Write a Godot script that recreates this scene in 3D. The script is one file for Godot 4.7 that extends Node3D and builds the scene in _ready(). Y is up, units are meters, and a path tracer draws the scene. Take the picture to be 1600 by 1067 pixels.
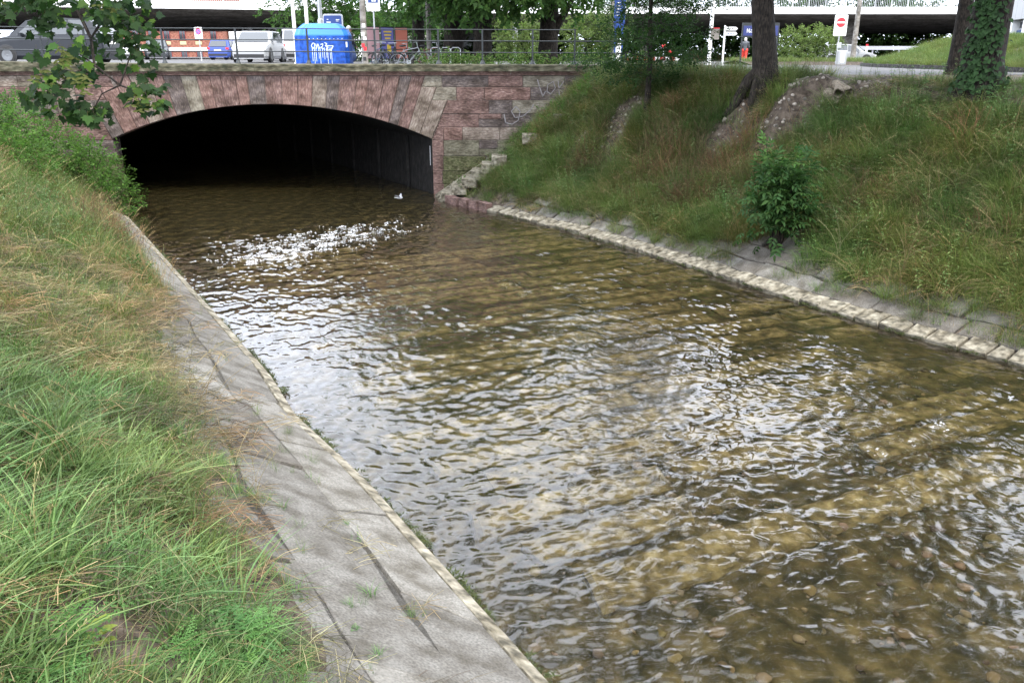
extends Node3D

# ------------------------------------------------------------------ helpers
const D := Vector3(-0.5164, 0, -0.8564)   # upstream
const N := Vector3(0.8564, 0, -0.5164)    # from the left bank to the right bank
const P0 := Vector3(3.15, 0, 0)

var rng := RandomNumberGenerator.new()
var used := {}
var M := {}
var na := FastNoiseLite.new()
var nb := FastNoiseLite.new()

class MB:
	var v := PackedVector3Array()
	var c := PackedColorArray()
	var uv := PackedVector2Array()
	var ix := PackedInt32Array()
	var col := Color.WHITE
	var xf := Transform3D()
	var uvs := false
	func p(a: Vector3, t := Vector2.ZERO) -> int:
		v.append(xf * a)
		c.append(col)
		if uvs: uv.append(t)
		return v.size() - 1
	# corners counter-clockwise as seen from outside
	func t3(a: int, b: int, d: int) -> void:
		ix.append(a); ix.append(d); ix.append(b)
	func q4(a: int, b: int, d: int, e: int) -> void:
		t3(a, b, d); t3(a, d, e)
	func tri(a: Vector3, b: Vector3, d: Vector3) -> void:
		t3(p(a), p(b), p(d))
	func quad(a: Vector3, b: Vector3, d: Vector3, e: Vector3) -> void:
		q4(p(a, Vector2(0, 1)), p(b, Vector2(1, 1)), p(d, Vector2(1, 0)), p(e, Vector2(0, 0)))
	func box(ctr: Vector3, size: Vector3, b := Basis()) -> void:
		var h := size * 0.5
		var k: Array[Vector3] = []
		for i in 8:
			k.append(ctr + b * Vector3(h.x * (1 if i & 1 else -1), h.y * (1 if i & 2 else -1), h.z * (1 if i & 4 else -1)))
		quad(k[4], k[5], k[7], k[6]); quad(k[1], k[0], k[2], k[3])
		quad(k[5], k[1], k[3], k[7]); quad(k[0], k[4], k[6], k[2])
		quad(k[6], k[7], k[3], k[2]); quad(k[0], k[1], k[5], k[4])
	func bar(a: Vector3, b: Vector3, w: float, h: float) -> void:
		var z := (b - a).normalized()
		var x := Vector3.UP.cross(z)
		x = Vector3.RIGHT if x.length() < 0.01 else x.normalized()
		box((a + b) * 0.5, Vector3(w, h, a.distance_to(b)), Basis(x, z.cross(x), z))
	func tube(path: Array, rad: Array, n := 6, cap := true) -> void:
		var first := v.size()
		var m := path.size()
		var x := Vector3.ZERO
		for i in m:
			var dir: Vector3 = (path[mini(i + 1, m - 1)] - path[maxi(i - 1, 0)]).normalized()
			if i == 0:
				x = dir.cross(Vector3(0.31, 0.2, 0.93) if absf(dir.z) < 0.9 else Vector3.RIGHT).normalized()
			x = (x - dir * x.dot(dir)).normalized()
			var y := dir.cross(x)
			var r: float = rad[mini(i, rad.size() - 1)]
			for k in n:
				var a := TAU * k / n
				p(path[i] + (x * cos(a) + y * sin(a)) * r)
		for i in m - 1:
			for k in n:
				var a := first + i * n + k
				var b := first + i * n + (k + 1) % n
				q4(a, b, b + n, a + n)
		if cap:
			for e in [0, m - 1]:
				var ci := p(path[e])
				for k in n:
					var a: int = first + e * n + k
					var b: int = first + e * n + (k + 1) % n
					if e == 0: t3(ci, b, a)
					else: t3(ci, a, b)
	func lathe(ctr: Vector3, prof: Array, n := 12) -> void:   # prof: Vector2(radius, height) from bottom to top
		var first := v.size()
		for q in prof:
			for k in n:
				var a := -TAU * k / n
				p(ctr + Vector3(cos(a) * q.x, q.y, sin(a) * q.x))
		for i in prof.size() - 1:
			for k in n:
				var a := first + i * n + k
				var b := first + i * n + (k + 1) % n
				q4(a, b, b + n, a + n)
	func ball(ctr: Vector3, r: Vector3, n := 8, m := 5) -> void:
		var pr := []
		var first := v.size()
		for i in m + 1:
			var t := PI * i / m - PI / 2
			pr.append(Vector2(cos(t), sin(t)))
		for q in pr:
			for k in n:
				var a := -TAU * k / n
				p(ctr + Vector3(cos(a) * q.x * r.x, q.y * r.y, sin(a) * q.x * r.z))
		for i in m:
			for k in n:
				var a := first + i * n + k
				var b := first + i * n + (k + 1) % n
				q4(a, b, b + n, a + n)
	# convex outline (counter-clockwise seen from +z), bevelled front at z1, back at z0
	func prism(o: Array, z0: float, z1: float, bev: float, back := false) -> void:
		var n := o.size()
		var inn := []
		for i in n:
			var a: Vector2 = o[(i + n - 1) % n]
			var b: Vector2 = o[i]
			var d: Vector2 = o[(i + 1) % n]
			var e1 := (b - a).normalized()
			var e2 := (d - b).normalized()
			var n1 := Vector2(-e1.y, e1.x)
			var n2 := Vector2(-e2.y, e2.x)
			var den := maxf(0.35, 1.0 + n1.dot(n2))
			inn.append(b + (n1 + n2) * bev / den)
		for i in n:
			var j := (i + 1) % n
			var a := Vector3(o[i].x, o[i].y, z0)
			var b := Vector3(o[j].x, o[j].y, z0)
			var a1 := Vector3(o[i].x, o[i].y, z1 - bev)
			var b1 := Vector3(o[j].x, o[j].y, z1 - bev)
			quad(a, b, b1, a1)
			quad(a1, b1, Vector3(inn[j].x, inn[j].y, z1), Vector3(inn[i].x, inn[i].y, z1))
		for i in range(1, n - 1):
			tri(Vector3(inn[0].x, inn[0].y, z1), Vector3(inn[i].x, inn[i].y, z1), Vector3(inn[i + 1].x, inn[i + 1].y, z1))
			if back:
				tri(Vector3(o[0].x, o[0].y, z0), Vector3(o[i + 1].x, o[i + 1].y, z0), Vector3(o[i].x, o[i].y, z0))
	func mesh(smooth := false) -> ArrayMesh:
		var arr := []
		arr.resize(Mesh.ARRAY_MAX)
		arr[Mesh.ARRAY_VERTEX] = v
		arr[Mesh.ARRAY_INDEX] = ix
		arr[Mesh.ARRAY_COLOR] = c
		if uvs: arr[Mesh.ARRAY_TEX_UV] = uv
		if smooth:
			var nn := PackedVector3Array()
			nn.resize(v.size())
			for i in range(0, ix.size(), 3):
				var a := ix[i]
				var b := ix[i + 1]
				var d := ix[i + 2]
				var f := (v[d] - v[a]).cross(v[b] - v[a])
				nn[a] += f; nn[b] += f; nn[d] += f
			for i in nn.size():
				nn[i] = nn[i].normalized() if nn[i].length_squared() > 1e-20 else Vector3.UP
			arr[Mesh.ARRAY_NORMAL] = nn
		var m := ArrayMesh.new()
		m.add_surface_from_arrays(Mesh.PRIMITIVE_TRIANGLES, arr)
		return m

func L(r: float, g: float, b: float, a := 1.0) -> Color:
	var k := Color(r, g, b).linear_to_srgb()
	k.a = a
	return k

func numbered(n: String) -> String:
	var k: int = used.get(n, 0)
	used[n] = k + 1
	return n if k == 0 else "%s_%03d" % [n, k]

func tag(o: Node, label := "", category := "", group := "", kind := "") -> Node:
	if label: o.set_meta("label", label)
	if category: o.set_meta("category", category)
	if group: o.set_meta("group", group)
	if kind: o.set_meta("kind", kind)
	return o

func thing(n: String, label: String, category: String, at := Vector3.ZERO, turn := 0.0, group := "") -> Node3D:
	var o := Node3D.new()
	o.name = numbered(n)
	add_child(o)
	o.position = at
	o.rotation.y = turn
	tag(o, label, category, group)
	return o

func part(parent: Node, n: String, mb: MB, m: Material, smooth := false, kind := "") -> MeshInstance3D:
	return put(parent, n, mb.mesh(smooth), m, kind)

func put(parent: Node, n: String, mesh: Mesh, m: Material, kind := "") -> MeshInstance3D:
	var o := MeshInstance3D.new()
	if parent == self:
		o.name = numbered(n)
	else:
		var key := str(parent.get_instance_id()) + n
		var k: int = used.get(key, 0)
		used[key] = k + 1
		o.name = n if k == 0 else "%s_%03d" % [n, k]
	o.mesh = mesh
	o.material_override = m
	if kind: o.set_meta("kind", kind)
	parent.add_child(o, true)
	return o

func scatter(parent: Node, n: String, mesh: Mesh, m: Material, xs: Array, cols: Array, kind := "stuff") -> MultiMeshInstance3D:
	var mm := MultiMesh.new()
	mm.transform_format = MultiMesh.TRANSFORM_3D
	mm.use_colors = not cols.is_empty()
	mm.mesh = mesh
	mm.instance_count = xs.size()
	for i in xs.size():
		mm.set_instance_transform(i, xs[i])
		if not cols.is_empty(): mm.set_instance_color(i, cols[i])
	var o := MultiMeshInstance3D.new()
	o.name = numbered(n) if parent == self else n
	o.multimesh = mm
	o.material_override = m
	o.set_meta("kind", kind)
	parent.add_child(o, true)
	return o

func ntex(sd: int, freq: float, cols: Array, offs: Array, oct := 5, size := 512, type := FastNoiseLite.TYPE_SIMPLEX_SMOOTH, h := 0) -> NoiseTexture2D:
	var f := FastNoiseLite.new()
	f.seed = sd
	f.frequency = freq
	f.noise_type = type
	f.fractal_octaves = oct
	f.fractal_gain = 0.55
	var g := Gradient.new()
	g.offsets = PackedFloat32Array(offs)
	var cc := PackedColorArray()
	for k in cols: cc.append(k)
	g.colors = cc
	var t := NoiseTexture2D.new()
	t.width = size
	t.height = h if h else size
	t.seamless = true
	t.noise = f
	t.color_ramp = g
	return t

func gtex(sd: int, freq: float, oct := 5, size := 512, type := FastNoiseLite.TYPE_SIMPLEX_SMOOTH) -> NoiseTexture2D:
	return ntex(sd, freq, [Color.BLACK, Color.WHITE], [0.0, 1.0], oct, size, type)

func mat(col: Color, rough := 0.8, metal := 0.0) -> StandardMaterial3D:
	var m := StandardMaterial3D.new()
	m.albedo_color = col
	m.roughness = rough
	m.metallic = metal
	return m

func vmat(rough := 0.8, back := 0.0) -> StandardMaterial3D:   # colour from vertices / copies
	var m := mat(Color.WHITE, rough)
	m.vertex_color_use_as_albedo = true
	if back > 0.0:
		m.backlight_enabled = true
		m.backlight = L(back, back, back)
	m.metallic_specular = 0.35
	return m

func tmat(tex: Texture2D, scale: Vector3, rough := 0.85, bump: Texture2D = null, depth := 1.0, world := true, tint := Color.WHITE) -> StandardMaterial3D:
	var m := mat(tint, rough)
	m.albedo_texture = tex
	m.uv1_triplanar = true
	m.uv1_world_triplanar = world
	m.uv1_scale = scale
	m.uv1_triplanar_sharpness = 6.0
	m.metallic_specular = 0.4
	if M.has("stain"):   # broad stains over the fine grain
		m.detail_enabled = true
		m.detail_albedo = M.stain
		m.detail_blend_mode = BaseMaterial3D.BLEND_MODE_MUL
		m.detail_uv_layer = BaseMaterial3D.DETAIL_UV_2
		m.uv2_triplanar = true
		m.uv2_world_triplanar = true
		m.uv2_triplanar_sharpness = 6.0
		m.uv2_scale = Vector3(0.21, 0.33, 0.21)
	if bump:
		m.heightmap_enabled = true
		m.heightmap_texture = bump
		m.heightmap_scale = depth
	return m

func ip(pts: Array, x: float) -> float:   # pts: Vector2(x, y) by rising x
	if x <= pts[0].x: return pts[0].y
	for i in range(1, pts.size()):
		if x <= pts[i].x:
			return lerpf(pts[i - 1].y, pts[i].y, (x - pts[i - 1].x) / (pts[i].x - pts[i - 1].x))
	return pts[-1].y

func jit(r: float) -> float:
	return rng.randf_range(-r, r)

func jv(r: float) -> Vector3:
	return Vector3(jit(r), jit(r), jit(r))

# ------------------------------------------------------------------ the lie of the land
var right_edge := [Vector2(-95, -42.5), Vector2(-27.3, -2.57), Vector2(-25.36, -1.95), Vector2(-23.54, -0.36), Vector2(-20.86, 1.62), Vector2(-18.7, 2.93), Vector2(-16.91, 4.01), Vector2(-15.29, 4.88), Vector2(-13.96, 5.62), Vector2(-12.9, 6.27), Vector2(-12.03, 6.88), Vector2(-11.28, 7.43), Vector2(0, 14.3), Vector2(12, 21.5)]
var prof_left := [Vector2(-1, -0.6), Vector2(-0.1, -0.45), Vector2(0, 0.06), Vector2(1.3, 0.8), Vector2(6.2, 3.78), Vector2(7, 3.85), Vector2(9, 3.7)]

func xr(z: float) -> float:
	return ip(right_edge, z)

func xl(z: float) -> float:
	return 3.15 + 0.603 * z - 0.12 * exp(-pow((z + 9.4) / 1.0, 2.0))

func sr(x: float, z: float) -> float:
	return 0.8564 * (x - xr(z))

func sl(x: float, z: float) -> float:
	return 0.8564 * (xl(z) - x)

func yr_s(s: float, z: float) -> float:
	var top := 5.2 if z > -20.0 else 5.2 - (-20.0 - z) / 7.3 * 0.9
	return ip([Vector2(-1, -0.6), Vector2(-0.1, -0.45), Vector2(0, 0.06), Vector2(0.4, 0.16), Vector2(1.3, 0.66), Vector2(top, 3.64), Vector2(top + 0.5, 3.70), Vector2(top + 2.6, 3.69)], s)

func ell(x: float, z: float, cx: float, cz: float, rx: float, rz: float, turn: float) -> float:
	var q := Vector2(x - cx, z - cz).rotated(turn)
	return 1.0 - sqrt(q.x * q.x / (rx * rx) + q.y * q.y / (rz * rz))

func bare(x: float, z: float) -> float:   # bare earth on the right bank, 0..1
	var b := 0.0
	var w := 0.25 * na.get_noise_2d(x * 1.6, z * 1.6)
	b = maxf(b, ell(x, z, 6.75, -20.6, 1.8, 0.85, 0.55) + w)
	b = maxf(b, ell(x, z, 7.4, -20.9, 1.2, 0.95, 0.0) + w)
	b = maxf(b, ell(x, z, 5.5, -21.4, 1.2, 0.7, 0.7) + w)
	b = maxf(b, ell(x, z, 3.1, -24.1, 1.2, 0.5, 0.9) + w)
	b = maxf(b, ell(x, z, 1.9, -24.4, 0.7, 0.22, 0.7) + w)
	b = maxf(b, ell(x, z, 8.3, -20.0, 0.9, 0.35, 0.2) + w)
	return clampf(b * 3.0, 0.0, 1.0)

func trench(x: float, z: float) -> float:
	return maxf(0.0, ell(x, z, 6.75, -20.25, 1.25, 0.22, 0.62))

func yr(x: float, z: float) -> float:
	var s := sr(x, z)
	var y := yr_s(s, z)
	if s > 0.9:
		var k := minf(1.0, (s - 0.9) * 2.0) * clampf(1.0 - (s - 7.0) / 3.0, 0.0, 1.0)
		y += k * (0.16 * na.get_noise_2d(x * 0.55, z * 0.55) + 0.05 * nb.get_noise_2d(x * 2.1, z * 2.1))
	y += 0.34 * maxf(0.0, ell(x, z, 7.2, -21.0, 0.9, 0.6, 0.3)) + 0.22 * maxf(0.0, ell(x, z, 6.5, -20.9, 1.1, 0.4, 0.6))
	y -= 0.30 * minf(1.0, trench(x, z) * 2.0)
	return y

func yl(x: float, z: float) -> float:
	var s := sl(x, z)
	var y := ip(prof_left, s)
	if s > 1.2:
		var k := minf(1.0, (s - 1.2) * 2.0)
		y += k * (0.14 * na.get_noise_2d(x * 0.6 + 40.0, z * 0.6) + 0.05 * nb.get_noise_2d(x * 2.1, z * 2.1))
	return y

func ac(x: float, z: float) -> Vector2:
	var q := Vector3(x, 0, z) - P0
	return Vector2(q.dot(D), q.dot(N))

# ------------------------------------------------------------------ camera, sky, sun
func _ready() -> void:
	rng.seed = 20240
	na.seed = 7; na.frequency = 1.0; na.fractal_octaves = 3
	nb.seed = 19; nb.frequency = 1.0; nb.fractal_octaves = 2
	var cam := Camera3D.new()
	cam.name = "camera"
	cam.position = Vector3(0, 4.3, 0)
	cam.rotation_degrees = Vector3(-19.034, 0, 0)
	cam.fov = 44.62
	cam.near = 0.05
	cam.far = 900.0
	add_child(cam)
	var env := Environment.new()
	env.background_mode = Environment.BG_SKY
	env.tonemap_mode = Environment.TONE_MAPPER_LINEAR
	env.tonemap_exposure = 3.5
	var sm := ProceduralSkyMaterial.new()
	sm.sky_top_color = Color(0.93, 0.955, 1.0)
	sm.sky_horizon_color = Color(0.84, 0.875, 0.95)
	sm.sky_curve = 0.2
	sm.ground_bottom_color = Color(0.25, 0.24, 0.2)
	sm.ground_horizon_color = Color(0.6, 0.6, 0.58)
	sm.sky_cover = cloud_cover()
	sm.sky_cover_modulate = Color(1, 1, 1, 1)
	sm.sun_angle_max = 1.0
	var sky := Sky.new()
	sky.sky_material = sm
	env.sky = sky
	env.background_energy_multiplier = 1.5
	env.sdfgi_enabled = true
	env.ssao_enabled = true
	env.ssil_enabled = true
	var we := WorldEnvironment.new()
	we.name = "environment"
	we.environment = env
	add_child(we)
	var sun := DirectionalLight3D.new()
	sun.name = "sun"
	sun.light_energy = 0.5
	sun.light_color = Color(1.0, 0.97, 0.92)
	sun.light_angular_distance = 14.0
	sun.shadow_enabled = true
	sun.rotation_degrees = Vector3(-58, 32, 0)   # high, behind the camera's right shoulder
	add_child(sun)
	materials()
	bridge()
	banks()
	river()
	street()
	background()
	street_things()
	trees()
	plants()
	grass()

func cloud_cover() -> NoiseTexture2D:
	var f := FastNoiseLite.new()
	f.seed = 5
	f.frequency = 0.012
	f.fractal_octaves = 4
	var g := Gradient.new()
	g.offsets = PackedFloat32Array([0.0, 0.45, 0.75, 1.0])
	g.colors = PackedColorArray([Color(0, 0, 0, 0), Color(0, 0, 0, 0), Color(0.25, 0.25, 0.26, 0.5), Color(0.4, 0.4, 0.42, 0.6)])
	var t := NoiseTexture2D.new()
	t.width = 512
	t.height = 256
	t.seamless = true
	t.noise = f
	t.color_ramp = g
	return t

func materials() -> void:
	var bumpf := gtex(31, 0.02, 6)
	var bumpc := gtex(32, 0.006, 6)
	M.bumpf = bumpf
	M.bumpc = bumpc
	# sandstone tones: dark patina, body, body, pale bloom
	var tones := [
		[[0.080, 0.054, 0.049], [0.127, 0.078, 0.071], [0.180, 0.114, 0.098], [0.297, 0.234, 0.211]],
		[[0.098, 0.063, 0.055], [0.162, 0.096, 0.084], [0.211, 0.130, 0.110], [0.338, 0.260, 0.233]],
		[[0.105, 0.086, 0.073], [0.183, 0.144, 0.121], [0.238, 0.197, 0.165], [0.306, 0.277, 0.238]],
		[[0.070, 0.060, 0.055], [0.099, 0.080, 0.077], [0.139, 0.112, 0.102], [0.249, 0.217, 0.201]],
		[[0.099, 0.090, 0.072], [0.174, 0.154, 0.122], [0.220, 0.199, 0.159], [0.270, 0.255, 0.215]],
		[[0.077, 0.073, 0.054], [0.113, 0.106, 0.072], [0.157, 0.145, 0.108], [0.202, 0.190, 0.147]],
	]
	M.stain = ntex(35, 0.014, [Color(0.62, 0.6, 0.57), Color(0.86, 0.85, 0.84), Color(1, 1, 1)], [0.12, 0.5, 0.8], 7, 512)
	M.tones = []
	M.rtones = []
	for i in tones.size():
		var cc := []
		for q in tones[i]: cc.append(L(q[0], q[1], q[2]))
		var t := ntex(100 + i, 0.034, cc, [0.0, 0.36, 0.62, 1.0], 8)
		M.tones.append(tmat(t, Vector3(0.4, 0.95, 0.4), 0.9, bumpf, 1.6))
		M.rtones.append(tmat(t, Vector3(1.0, 0.3, 1.0), 0.9, bumpf, 1.6, false))
	M.stain = ntex(34, 0.012, [Color(0.68, 0.66, 0.62), Color(0.87, 0.86, 0.85), Color(1, 1, 1)], [0.12, 0.45, 0.75], 7, 1024)
	M.mortar = tmat(ntex(41, 0.02, [L(0.14, 0.115, 0.1), L(0.30, 0.255, 0.225)], [0.2, 0.8]), Vector3(0.7, 0.7, 0.7), 0.95, bumpf, 0.8)
	M.coping = tmat(ntex(42, 0.012, [L(0.03, 0.033, 0.018), L(0.085, 0.081, 0.052), L(0.15, 0.14, 0.1)], [0.15, 0.5, 0.85], 6), Vector3(0.35, 1.0, 0.35), 0.9, bumpf, 1.0)
	M.moss = tmat(ntex(43, 0.03, [L(0.045, 0.052, 0.02), L(0.085, 0.088, 0.04), L(0.18, 0.165, 0.12)], [0.2, 0.55, 0.9], 6), Vector3(0.5, 0.9, 0.5), 0.95, bumpf, 1.0)
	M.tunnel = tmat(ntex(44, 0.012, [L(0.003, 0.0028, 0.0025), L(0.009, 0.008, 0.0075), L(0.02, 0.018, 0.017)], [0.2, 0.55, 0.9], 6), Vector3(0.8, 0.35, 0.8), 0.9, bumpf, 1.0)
	M.soil = tmat(ntex(45, 0.02, [L(0.035, 0.026, 0.019), L(0.08, 0.062, 0.047), L(0.15, 0.122, 0.096)], [0.2, 0.5, 0.85], 6), Vector3(0.5, 0.5, 0.5), 0.95, bumpf, 4.0)
	M.slabs = []
	var gt := [[0.082, 0.078, 0.070], [0.10, 0.095, 0.086], [0.125, 0.119, 0.107], [0.085, 0.078, 0.068]]
	for i in 4:
		var g: Array = gt[i]
		var t := ntex(50 + i, 0.055, [L(g[0] * 0.7, g[1] * 0.7, g[2] * 0.68), L(g[0] * 1.2, g[1] * 1.2, g[2] * 1.2), L(g[0] * 1.5, g[1] * 1.5, g[2] * 1.5), L(g[0] * 2.3, g[1] * 2.3, g[2] * 2.2)], [0.1, 0.42, 0.7, 1.0], 8, 1024)
		M.slabs.append(tmat(t, Vector3(0.6, 0.6, 0.6), 0.85, bumpf, 0.8))
	M.pale = []
	for i in 3:
		var t := ntex(60 + i, 0.015, [L(0.06, 0.055, 0.04), L(0.18, 0.163, 0.125), L(0.31, 0.288, 0.228)], [0.12, 0.45, 0.85], 6)
		M.pale.append(tmat(t, Vector3(0.7, 0.7, 0.7), 0.9, bumpf, 1.5))
	M.bed = tmat(ntex(46, 0.012, [L(0.018, 0.016, 0.007), L(0.05, 0.041, 0.017), L(0.095, 0.075, 0.033)], [0.2, 0.55, 0.85], 6), Vector3(0.4, 0.4, 0.4), 0.9, bumpf, 2.0)
	M.slabbed = []
	for i in 3:
		var t := ntex(70 + i, 0.014, [L(0.04, 0.032, 0.014), L(0.115, 0.093, 0.041), L(0.225, 0.19, 0.105)], [0.15, 0.5, 0.9], 6)
		M.slabbed.append(tmat(t, Vector3(0.5, 0.5, 0.5), 0.85, bumpf, 1.5))
	M.asphalt = tmat(ntex(47, 0.03, [L(0.075, 0.075, 0.078), L(0.115, 0.115, 0.12)], [0.2, 0.8], 6), Vector3(0.3, 0.3, 0.3), 0.9)
	M.concrete = tmat(ntex(48, 0.008, [L(0.16, 0.15, 0.135), L(0.26, 0.245, 0.225), L(0.34, 0.32, 0.30)], [0.2, 0.55, 0.9], 6), Vector3(0.12, 0.3, 0.12), 0.85)
	M.bark = tmat(ntex(49, 0.02, [L(0.008, 0.0065, 0.005), L(0.028, 0.022, 0.017), L(0.055, 0.045, 0.034)], [0.25, 0.55, 0.9], 5), Vector3(2.2, 0.45, 2.2), 0.95, gtex(33, 0.02, 4), 4.0, false)
	M.kerb = tmat(ntex(96, 0.02, [L(0.03, 0.03, 0.03), L(0.09, 0.088, 0.08)], [0.2, 0.8]), Vector3(0.8, 0.8, 0.8), 0.9, bumpf, 1.0)
	M.white = mat(L(0.75, 0.75, 0.74), 0.6)
	M.iron = mat(L(0.022, 0.026, 0.028), 0.5, 0.2)
	M.steel = mat(L(0.42, 0.43, 0.44), 0.4, 0.5)
	M.dark = mat(L(0.02, 0.02, 0.022), 0.7)
	M.rubber = mat(L(0.018, 0.018, 0.018), 0.85)
	M.leaf = vmat(0.65, 1.0)
	M.blade = vmat(0.6, 0.7)
	M.vert = vmat(0.8)
	var glass := mat(L(0.05, 0.06, 0.065, 0.35), 0.03)
	glass.transparency = BaseMaterial3D.TRANSPARENCY_ALPHA
	M.glass = glass
	M.darkglass = mat(L(0.03, 0.035, 0.04), 0.06)
	M.darkglass.metallic_specular = 0.7
	M.red = mat(L(0.62, 0.02, 0.03), 0.45)
	M.rim = mat(L(0.16, 0.165, 0.17), 0.4, 0.6)
	M.panel = mat(L(0.36, 0.365, 0.37), 0.5)
	M.orange = mat(L(0.75, 0.09, 0.05), 0.8)
	M.blue = mat(L(0.012, 0.045, 0.2), 0.5)
	M.yellow = mat(L(0.7, 0.5, 0.05), 0.6)

# ------------------------------------------------------------------ the stone bridge
const AX := -7.68      # crown of the arch
const HALF := 5.12
const RISE := 1.07
const SPRING := 1.74
const FACE := -27.3

func arc_r() -> float:
	return (HALF * HALF + RISE * RISE) / (2.0 * RISE)

func rad_x(th: float, y: float) -> float:   # x where the radial line at angle th reaches height y
	var cy := SPRING + RISE - arc_r()
	return AX + tan(th) * (y - cy)

func bridge() -> void:
	var br := thing("stone_bridge", "red sandstone arch bridge carrying the street over the stream", "bridge", Vector3(AX, 0, FACE))
	var o := Vector3(AX, 0, FACE)
	var R := arc_r()
	var cy := SPRING + RISE - R
	var amax := asin(HALF / R)
	# voussoirs
	var nv := 25
	var ws := []
	var tot := 0.0
	for i in nv:
		ws.append(rng.randf_range(0.75, 1.3))
		tot += ws[i]
	ws[nv - 1] = 1.05; ws[nv - 2] = 1.0; ws[0] = 1.1; ws[1] = 1.2
	tot = 0.0
	for w in ws: tot += w
	var th := [-amax]
	for i in nv: th.append(th[i] + 2.0 * amax * ws[i] / tot)
	var tops := []
	for i in nv:
		var e := mini(i, nv - 1 - i)
		tops.append(2.93 if e == 0 else 3.33 if e == 1 else 3.675)
	var seq := [3, 1, 0, 2, 0, 3, 4, 1, 0, 0, 1, 3, 0, 1, 1, 2, 3, 0, 1, 0, 0, 3, 0, 2, 2]
	for i in nv:
		var g := 0.006
		var poly := []
		for k in 4:
			var a: float = lerpf(th[i], th[i + 1], k / 3.0) + (g / R if k == 0 else -g / R if k == 3 else 0.0)
			poly.append(Vector2(AX + sin(a) * R, cy + cos(a) * R))
		poly.append(Vector2(rad_x(th[i + 1] - g / R, tops[i] - 0.005), tops[i] - 0.005))
		poly.append(Vector2(rad_x(th[i] + g / R, tops[i] - 0.005), tops[i] - 0.005))
		# own axes turned to the radial direction, so that the bedding of the stone runs along it
		var am: float = (th[i] + th[i + 1]) * 0.5
		var base := Vector2(AX + sin(am) * R, cy + cos(am) * R)
		var off := Vector3(jit(6.0), jit(6.0), jit(6.0))
		var loc := []
		for q in poly:
			loc.append((q - base).rotated(am) + Vector2(off.x, off.y))
		var mb := MB.new()
		mb.prism(loc, off.z - 0.5, off.z + rng.randf_range(-0.01, 0.045), 0.018)
		var ob := part(br, "voussoir", mb, M.rtones[seq[i]])
		var b := Basis(Vector3.FORWARD, am)
		ob.transform = Transform3D(b, Vector3(base.x, base.y, FACE) - o - b * off)
	# coursed blocks on either side of the arch
	var ys := [-0.6, -0.1, 0.3, 0.73, 1.2, 1.70, 2.1, 2.52, 2.93, 3.33, 3.68]
	for side in [1, -1]:
		for ci in ys.size() - 1:
			var y0: float = ys[ci] + 0.005
			var y1: float = ys[ci + 1] - 0.005
			var t: float = amax
			if y0 >= 3.3: t = th[nv - 2]
			elif y0 >= 2.9: t = th[nv - 1]
			var e0: float = HALF if y1 < 1.75 else rad_x(t, y0) - AX + 0.008
			var e1: float = HALF if y1 < 1.75 else rad_x(t, y1) - AX + 0.008
			if y0 < 1.75 and y1 > 1.75:
				e0 = HALF + 0.0
			var x := e0
			var far := 11.2 if side > 0 else 12.5
			var first := true
			while x < far:
				var w := rng.randf_range(0.55, 1.5)
				if far - x - w < 0.4: w = far - x
				var xa0 := e0 if first else x
				var xa1 := e1 if first else x
				var xb := (e0 if first else x) + w
				if first: xb = maxf(xb, e1 + 0.25)
				if first and y0 < 1.75 and side > 0: xb = e0 + 0.34 + jit(0.05)
				var poly := [Vector2(xa0 + (0.0 if first else 0.005), y0), Vector2(xb - 0.005, y0), Vector2(xb - 0.005, y1), Vector2(xa1 + (0.0 if first else 0.005), y1)]
				var split := rng.randf() < 0.22 and not first and w < 0.9
				var mid := (y0 + y1) * 0.5 + jit(0.05)
				for h in (2 if split else 1):
					var pq := poly.duplicate()
					if split and h == 0:
						pq[2] = Vector2(pq[2].x, mid - 0.005); pq[3] = Vector2(pq[3].x, mid - 0.005)
					if split and h == 1:
						pq[0] = Vector2(pq[0].x, mid + 0.005); pq[1] = Vector2(pq[1].x, mid + 0.005)
					var wp := []
					for q in pq: wp.append(Vector2(AX + side * q.x + jit(0.006) - o.x, q.y + jit(0.004)))
					if side < 0: wp.reverse()
					var mb := MB.new()
					mb.prism(wp, -0.5, rng.randf_range(-0.012, 0.02), 0.012)
					var r := rng.randf()
					var tone := 0
					var quoin: bool = first and y0 < 1.75 and side > 0
					if y0 < 0.7: tone = 5
					elif y0 < 1.6: tone = 5 if r < 0.3 else 3
					elif x > 8.2: tone = 3 if r < 0.55 else 5 if r < 0.7 else 2
					elif y0 > 2.5: tone = [0, 3, 2, 4, 1, 0, 4][int(r * 6.99)]
					else: tone = [0, 0, 3, 1, 2, 3, 0][int(r * 6.99)]
					var mm: Material = M.tones[0] if quoin else M.moss if (y0 < 0.7 or (y0 < 1.15 and r < 0.55)) else M.tones[tone]
					part(br, "stone_block", mb, mm)
				x = xb
				first = false
	# mortar that shows in the joints
	var mb := MB.new()
	var nn := 24
	for i in nn:
		var a0 := lerpf(-amax, amax, i / float(nn))
		var a1 := lerpf(-amax, amax, (i + 1) / float(nn))
		var p0 := Vector3(sin(a0) * (R + 0.02), cy + cos(a0) * (R + 0.02), -0.03)
		var p1 := Vector3(sin(a1) * (R + 0.02), cy + cos(a1) * (R + 0.02), -0.03)
		mb.quad(p0, p1, Vector3(p1.x, 3.7, -0.03), Vector3(p0.x, 3.7, -0.03))
	for s in [1.0, -1.0]:
		var x0 := minf(s * (HALF + 0.02), s * 12.6)
		var x1 := maxf(s * (HALF + 0.02), s * 12.6)
		mb.quad(Vector3(x0, -0.7, -0.03), Vector3(x1, -0.7, -0.03), Vector3(x1, 3.7, -0.03), Vector3(x0, 3.7, -0.03))
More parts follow.
